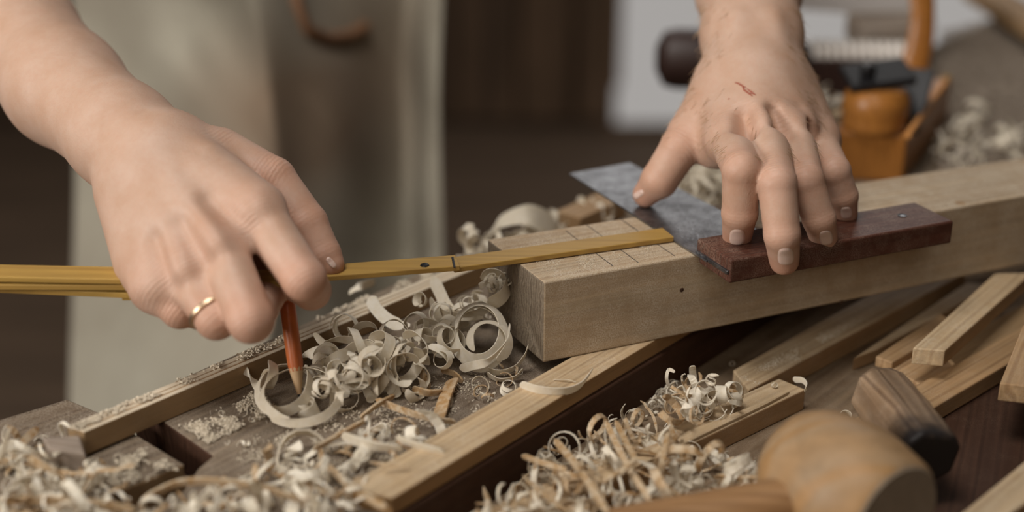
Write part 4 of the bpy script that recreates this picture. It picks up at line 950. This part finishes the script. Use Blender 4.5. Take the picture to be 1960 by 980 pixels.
f2 = [
 dict(j=[m2[0], PA(1420, 325, .706), PA(1416, 408, .716), PA(1411, 452, .7315)], r=[.0115, .0099, .0091, .0077]),
 dict(j=[m2[1], PA(1487, 350, .702), PA(1497, 450, .702), PA(1501, 498, .716)], r=[.0115, .0098, .0090, .0077]),
 dict(j=[m2[2], PA(1542, 345, .718), PA(1568, 420, .722), PA(1579, 464, .735)], r=[.0108, .0092, .0084, .0071]),
 dict(j=[m2[3], PA(1597, 328, .747), PA(1614, 375, .752), PA(1618, 412, .761)], r=[.0100, .0086, .0078, .0066]),
 dict(j=[PA(1345, 238, .785), PA(1303, 282, .778), PA(1262, 345, .784), PA(1236, 372, .7915)], r=[.0140, .0112, .0103, .0074]),
]
ridges2 = []
for i, (a, b) in enumerate(zip(w2, m2)):
    ridges2.append((up(a*.6+b*.4, .0112), up(b, .0078), .0022, .0046, .006))
ridges2 += [(up(PA(1478, 40, .81), .0165), up(PA(1500, 180, .785), .0125), .0030, .0020, .009), (up(PA(1485, 175, .785), .0135), up(PA(1490, 260, .76), .011), .0016, .0014, .003),
            (up(PA(1490, 200, .785), .0135), up(PA(1545, 245, .77), .010), .0015, .0013, .003), (up(PA(1410, 40, .81), .0150), up(PA(1400, 170, .785), .0105), .0030, .0016, .009)]
val2 = [(up((w2[i]*.35+m2[i]*.65+w2[i+1]*.35+m2[i+1]*.65)/2, .0190), up((m2[i]+m2[i+1])/2, .0150), .0030, .0054, .009) for i in range(3)]
allp = np.array([p for p in fa2]+m2+[q for f in f2 for q in f['j']])
sp2 = dict(lo=(allp.min(0)-.05), hi=(allp.max(0)+.05), h=.00125, valleys=val2, palm=palm2, fingers=f2, ridges=ridges2)
V2, Q2 = build_arm(sp2)
for f in f2:
    J = f['j']
    for i in range(1, len(J)-1): KN.append((A3(J[i]), (A3(J[i])-A3(J[i-1])), f['r'][i], .55, .8 if i == 1 else .1))
    KN.append((A3(J[0]), (A3(J[1])-A3(J[0])), .013, .3, .5)); KN.append((A3(J[-1]), (A3(J[-1])-A3(J[-2])), f['r'][-1]*1.3, .85, 0))
# --- rest of the body, outside the frame, coarse ---------------------------------------------
hipc = A3(P(490, 500, 1.66)); shl = np.array([hipc[0]-.20, hipc[1]-.12, .62]); shr = np.array([hipc[0]+.22, hipc[1]-.12, .62])
e1 = fa[-1]+ (fa[-1]-fa[-2])*.3; e2 = fa2[-1]+(fa2[-1]-fa2[-2])*.6
B = SDF((min(hipc[0]-.4, e1[0]-.1), hipc[1]-.6, FZ), (max(hipc[0]+.4, e2[0]+.1), hipc[1]+.3, 1.0), .013)
def Bc(a, b, ra, rb, k=.04): B.cone(a, b, ra, rb, k=k)
Bc(fa[-1], e1, .043, .046); Bc(e1, shl, .048, .058); Bc(fa2[-1], e2, .043, .046); Bc(e2, shr, .048, .058)
Bc(shl, shr, .065, .065); Bc(shl+[.06, .02, -.05], hipc+[-.05, 0, .08], .10, .105); Bc(shr+[-.06, .02, -.05], hipc+[.05, 0, .08], .10, .105)
Bc(hipc+[-.07, 0, 0], np.array([hipc[0]-.10, hipc[1], FZ+.08]), .085, .045); Bc(hipc+[.07, 0, 0], np.array([hipc[0]+.10, hipc[1], FZ+.08]), .085, .045)
Bc(np.array([hipc[0]-.10, hipc[1]+.03, FZ+.05]), np.array([hipc[0]-.11, hipc[1]-.14, FZ+.05]), .045, .04); Bc(np.array([hipc[0]+.10, hipc[1]+.03, FZ+.05]), np.array([hipc[0]+.11, hipc[1]-.14, FZ+.05]), .045, .04)
nk = (shl+shr)/2+[0, -.03, .05]; Bc(nk, nk+[0, -.06, .10], .055, .055)
Bc(nk+[0, -.08, .18], nk+[0, -.10, .24], .075, .085)
V3, Q3 = B.mesh()
n1, n2_ = len(V1), len(V2)
VV = np.concatenate([V1, V2, V3]); QQ = np.concatenate([Q1, Q2+n1, Q3+n1+n2_])
root = Vector((hipc[0], hipc[1], FZ))
person = empty('person', root); tag(person, 'person in a linen apron marking timber with a pencil, other hand on a square', 'person')
me = bpy.data.meshes.new('body'); VL = VV-A3(root)
me.vertices.add(len(VL)); me.vertices.foreach_set('co', VL.astype(np.float32).ravel())
me.loops.add(len(QQ)*4); me.loops.foreach_set('vertex_index', QQ.astype(np.int32).ravel())
me.polygons.add(len(QQ)); me.polygons.foreach_set('loop_start', np.arange(0, len(QQ)*4, 4, dtype=np.int32)); me.polygons.foreach_set('loop_total', np.full(len(QQ), 4, np.int32))
me.update(calc_edges=True); me.validate(); me.shade_smooth()
# attribute: R redness, G fold phase, B fold amount
red = np.zeros(len(VV)); ph = np.zeros(len(VV)); am = np.zeros(len(VV)); hi_ = n1+n2_
for (p, d, r, rd, fa_) in KN:
    q = VV[:hi_]-p; dist = np.linalg.norm(q, axis=1); g_ = np.exp(-(dist/(r*1.35))**2); red[:hi_] = np.maximum(red[:hi_], g_*rd)
    u_ = d/np.linalg.norm(d); t = (q @ u_); g2 = fa_*np.exp(-(t/(r*.55))**2)*(dist < r*1.9); ph[:hi_] = np.where(g2 > am[:hi_], t/.01*.5+.5, ph[:hi_]); am[:hi_] = np.maximum(am[:hi_], g2)
at = me.color_attributes.new('skin', 'FLOAT_COLOR', 'POINT')
at.data.foreach_set('color', np.stack([red*.62, ph, am, np.ones(len(VV))], 1).astype(np.float32).ravel())
me.materials.append(M['skin'])
body = link('body', me, person)
sm = body.modifiers.new('smooth', 'SMOOTH'); sm.factor = .5; sm.iterations = 2
bvh = BVHTree.FromPolygons([Vector(v) for v in VV[:hi_]], [tuple(q) for q in QQ[:len(Q1)+len(Q2)]])
def hit(px, py):
    o = camo.location; d = (P(px, py, 1)-o).normalized(); r = bvh.ray_cast(o, d); return (r[0], r[1]) if r[0] else (None, None)
def nail(px, py, wpx, hpx, ang, lift=.0002):
    """nail plate laid on the finger: centre pixel, size in pixels, angle of the finger direction"""
    ca_, sa_ = math.cos(ang), math.sin(ang); nu, nv = 11, 13; G_ = {}; V = []; Fc = []
    for i in range(nu):
        for j in range(nv):
            u = i/(nu-1)*2-1; v = j/(nv-1)*2-1
            # superellipse mapping
            k_ = (abs(u)**3+abs(v)**3)**(1/3) if (u or v) else 1; mx_ = max(abs(u), abs(v)); f_ = mx_/k_ if k_ else 1
            uu, vv = u*f_, v*f_
            x = px+(uu*wpx/2*ca_ - vv*hpx/2*sa_); y = py+(uu*wpx/2*sa_+vv*hpx/2*ca_)
            h_, n_ = hit(x, y)
            if h_ is None: return None
            edge = max(abs(u), abs(v)); V.append(h_+n_*((.00035 if edge < .95 else -.0004)+lift*(1 if v > 0 else .5))-Vector(root)); G_[i, j] = len(V)-1
    for i in range(nu-1):
        for j in range(nv-1): Fc.append((G_[i, j], G_[i, j+1], G_[i+1, j+1], G_[i+1, j]))
    o = mesh_obj('fingernail', V, Fc, M['nail'], body, True); return o
nail(1411, 454, 32, 31, .03); nail(1504, 491, 33, 34, -.04); nail(1581, 455, 27, 29, -.12); nail(1620, 407, 23, 23, -.1); nail(1222, 372, 12, 22, 1.0)
nail(634, 503, 12, 26, -.7)
# scratch on the back of the hand
for pix in ([(1407, 158), (1414, 160), (1420, 164), (1428, 168)], [(1421, 164), (1424, 172), (1432, 178), (1440, 184)], [(1430, 170), (1438, 176), (1446, 182)], [(1393, 190), (1397, 189)], [(1434, 180), (1438, 178), (1444, 181)]):
    pts = [hit(*p)[0] for p in pix]
    if all(pts): tube('scratch', [p+vw*.0001-Vector(root) for p in pts], [.0003]+[.0006]*(len(pts)-2)+[.0003], M['scab'], body, 5)
# ring on the ring finger: band around the proximal phalanx
ra_, rb2 = Vector(f1[2]['j'][0]), Vector(f1[2]['j'][1]); t_ = .86; rc = ra_.lerp(rb2, t_); rdir = rb2-ra_
lathe('finger_ring', [(.0108, -.0012), (.0114, -.0010), (.0116, 0), (.0114, .0010), (.0108, .0012)], M['ring'], person, 40, Matrix.Translation(-Vector(root)) @ axis_mat(rc, rdir))
# arm hair: fine strands rooted on the skin
Vh = []; Fh = []
def hair(p, n_, ln, bend):
    d = (n_*.55+bend).normalized(); pts = [p-n_*.0003]; 
    for k in range(4):
        pts.append(pts[-1]+d*ln/4); d = (d+bend*.35+Vector((random.gauss(0, .12), random.gauss(0, .12), random.gauss(0, .12)))).normalized()
    V, Fc = frame_sweep(pts, [.00011, .00011, .00009, .00007, .00003], 3, False); b = len(Vh); Vh.extend([v-Vector(root) for v in V]); Fh.extend([tuple(b+i for i in f) for f in Fc])
c = 0
for tries in range(5000):
    py = random.uniform(0, 300); px = random.uniform(1275, 1600)
    h_, n_ = hit(px, py)
    if h_ is None: continue
    edge = 1-abs(n_.dot((camo.location-h_).normalized()))
    if random.random() > (max(0, edge-.35)*1.6+.03) or c > 520: continue
    hair(h_, n_, random.uniform(.003, .007), Vector((-.25 if px < 1440 else .35, -.1, -.9))*.8); c += 1
hairo = mesh_obj('arm_hair', Vh, Fh, M['hair'], body); hairo['kind'] = 'stuff'
# clothing -------------------------------------------------------------------------------------
def offset_shell(name, sel, off_, m):
    """garment: coarse body faces selected by a test, pushed outwards"""
    me_ = bpy.data.meshes.new(name); bmx = bmesh.new(); mp = {}
    tri = [tuple(q) for q in Q3]
    tmp = bpy.data.meshes.new('t'); tmp.from_pydata([tuple(v) for v in V3], [], tri); tmp.update()
    nrm = [v.normal.copy() for v in tmp.vertices]
    for q in tri:
        c_ = V3[list(q)].mean(0)
        if not sel(c_): continue
        vs_ = []
        for i in q:
            if i not in mp: mp[i] = bmx.verts.new(Vector(V3[i])+nrm[i]*off_-Vector(root))
            vs_.append(mp[i])
        bmx.faces.new(vs_)
    bmx.to_mesh(me_); bmx.free(); me_.materials.append(m); me_.shade_smooth(); bpy.data.meshes.remove(tmp)
    return link(name, me_, person)
offset_shell('trousers', lambda c: c[2] < .14 and c[2] > FZ+.10, .010, M['denim'])
offset_shell('shirt', lambda c: .30 < c[2] < .68 or (.10 < c[2] <= .30 and abs(c[0]-hipc[0]) < .205 and c[1] > hipc[1]-.27), .013, M['shirt'])
# apron: draped linen
def ap_point(u, v):
    """u 0..1 across (left to right in view), v 0..1 downwards"""
    y = -160+v*1180
    xl = 128+10*math.sin(v*5)+v*14; xr = 856-34*v-10*math.sin(v*7)
    x = xl+(xr-xl)*u
    crest = .50+.10*math.sin(v*4.2-.6)-.06*v
    d = 1.155
    a = (u-crest)
    if a < 0: dep = .30*(abs(a)**1.25)
    else: dep = .52*(a**1.08)*(1-.5*max(0, v-.55)/.45)
    rim = max(0, (u-.90)/.10); dep -= .085*rim*rim*(3-2*rim)*1.0
    # diagonal folds from the waist down to the right
    fo = .016*math.sin((u*1.0-v*1.1)*17+1.2)*math.exp(-((v-.25)/.22)**2)
    fo += .006*math.sin(u*26+v*3)*(.3+v)+.004*noise.noise(Vector((u*5, v*7, 2)))+.010*noise.noise(Vector((u*2.2, v*2.6, 7)))
    return P(x, y, d+dep-fo)
nu, nv = 90, 90; V = []; shade_stain = []
for j in range(nv+1):
    for i in range(nu+1):
        u, v = i/nu, j/nv; V.append(ap_point(u, v)-root)
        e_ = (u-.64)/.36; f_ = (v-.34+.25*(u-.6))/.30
        shade_stain.append(min(1, max(0, 1.25-math.sqrt(e_*e_+f_*f_)*1.15+.55*noise.noise(Vector((u*4, v*5, 1))))))  # oval of painted shade plus dirt over the apron middle
Fc = [(j*(nu+1)+i, j*(nu+1)+i+1, (j+1)*(nu+1)+i+1, (j+1)*(nu+1)+i) for j in range(nv) for i in range(nu)]
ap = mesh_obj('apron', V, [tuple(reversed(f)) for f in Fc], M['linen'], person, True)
sa = ap.data.attributes.new('shade_stain', 'FLOAT', 'POINT'); sa.data.foreach_set('value', np.array(shade_stain, np.float32)*.8)
so = ap.modifiers.new('solid', 'SOLIDIFY'); so.thickness = .0016
# pocket edge with its curved binding
pk = [ap_point(u, v) for u, v in ((.60, .10), (.61, .145), (.64, .185), (.70, .20), (.76, .195), (.80, .18))]
M['leather'] = mat('brown_leather', (.23, .11, .05), .6)
tube('pocket_binding', [p+vw*.004-root for p in pk], .006, M['leather'], ap, 8)
hm = [ap_point(1, v/20) for v in range(21)]
tube('hem', [p+vw*.001-root for p in hm], .0032, M['linen'], ap, 8)
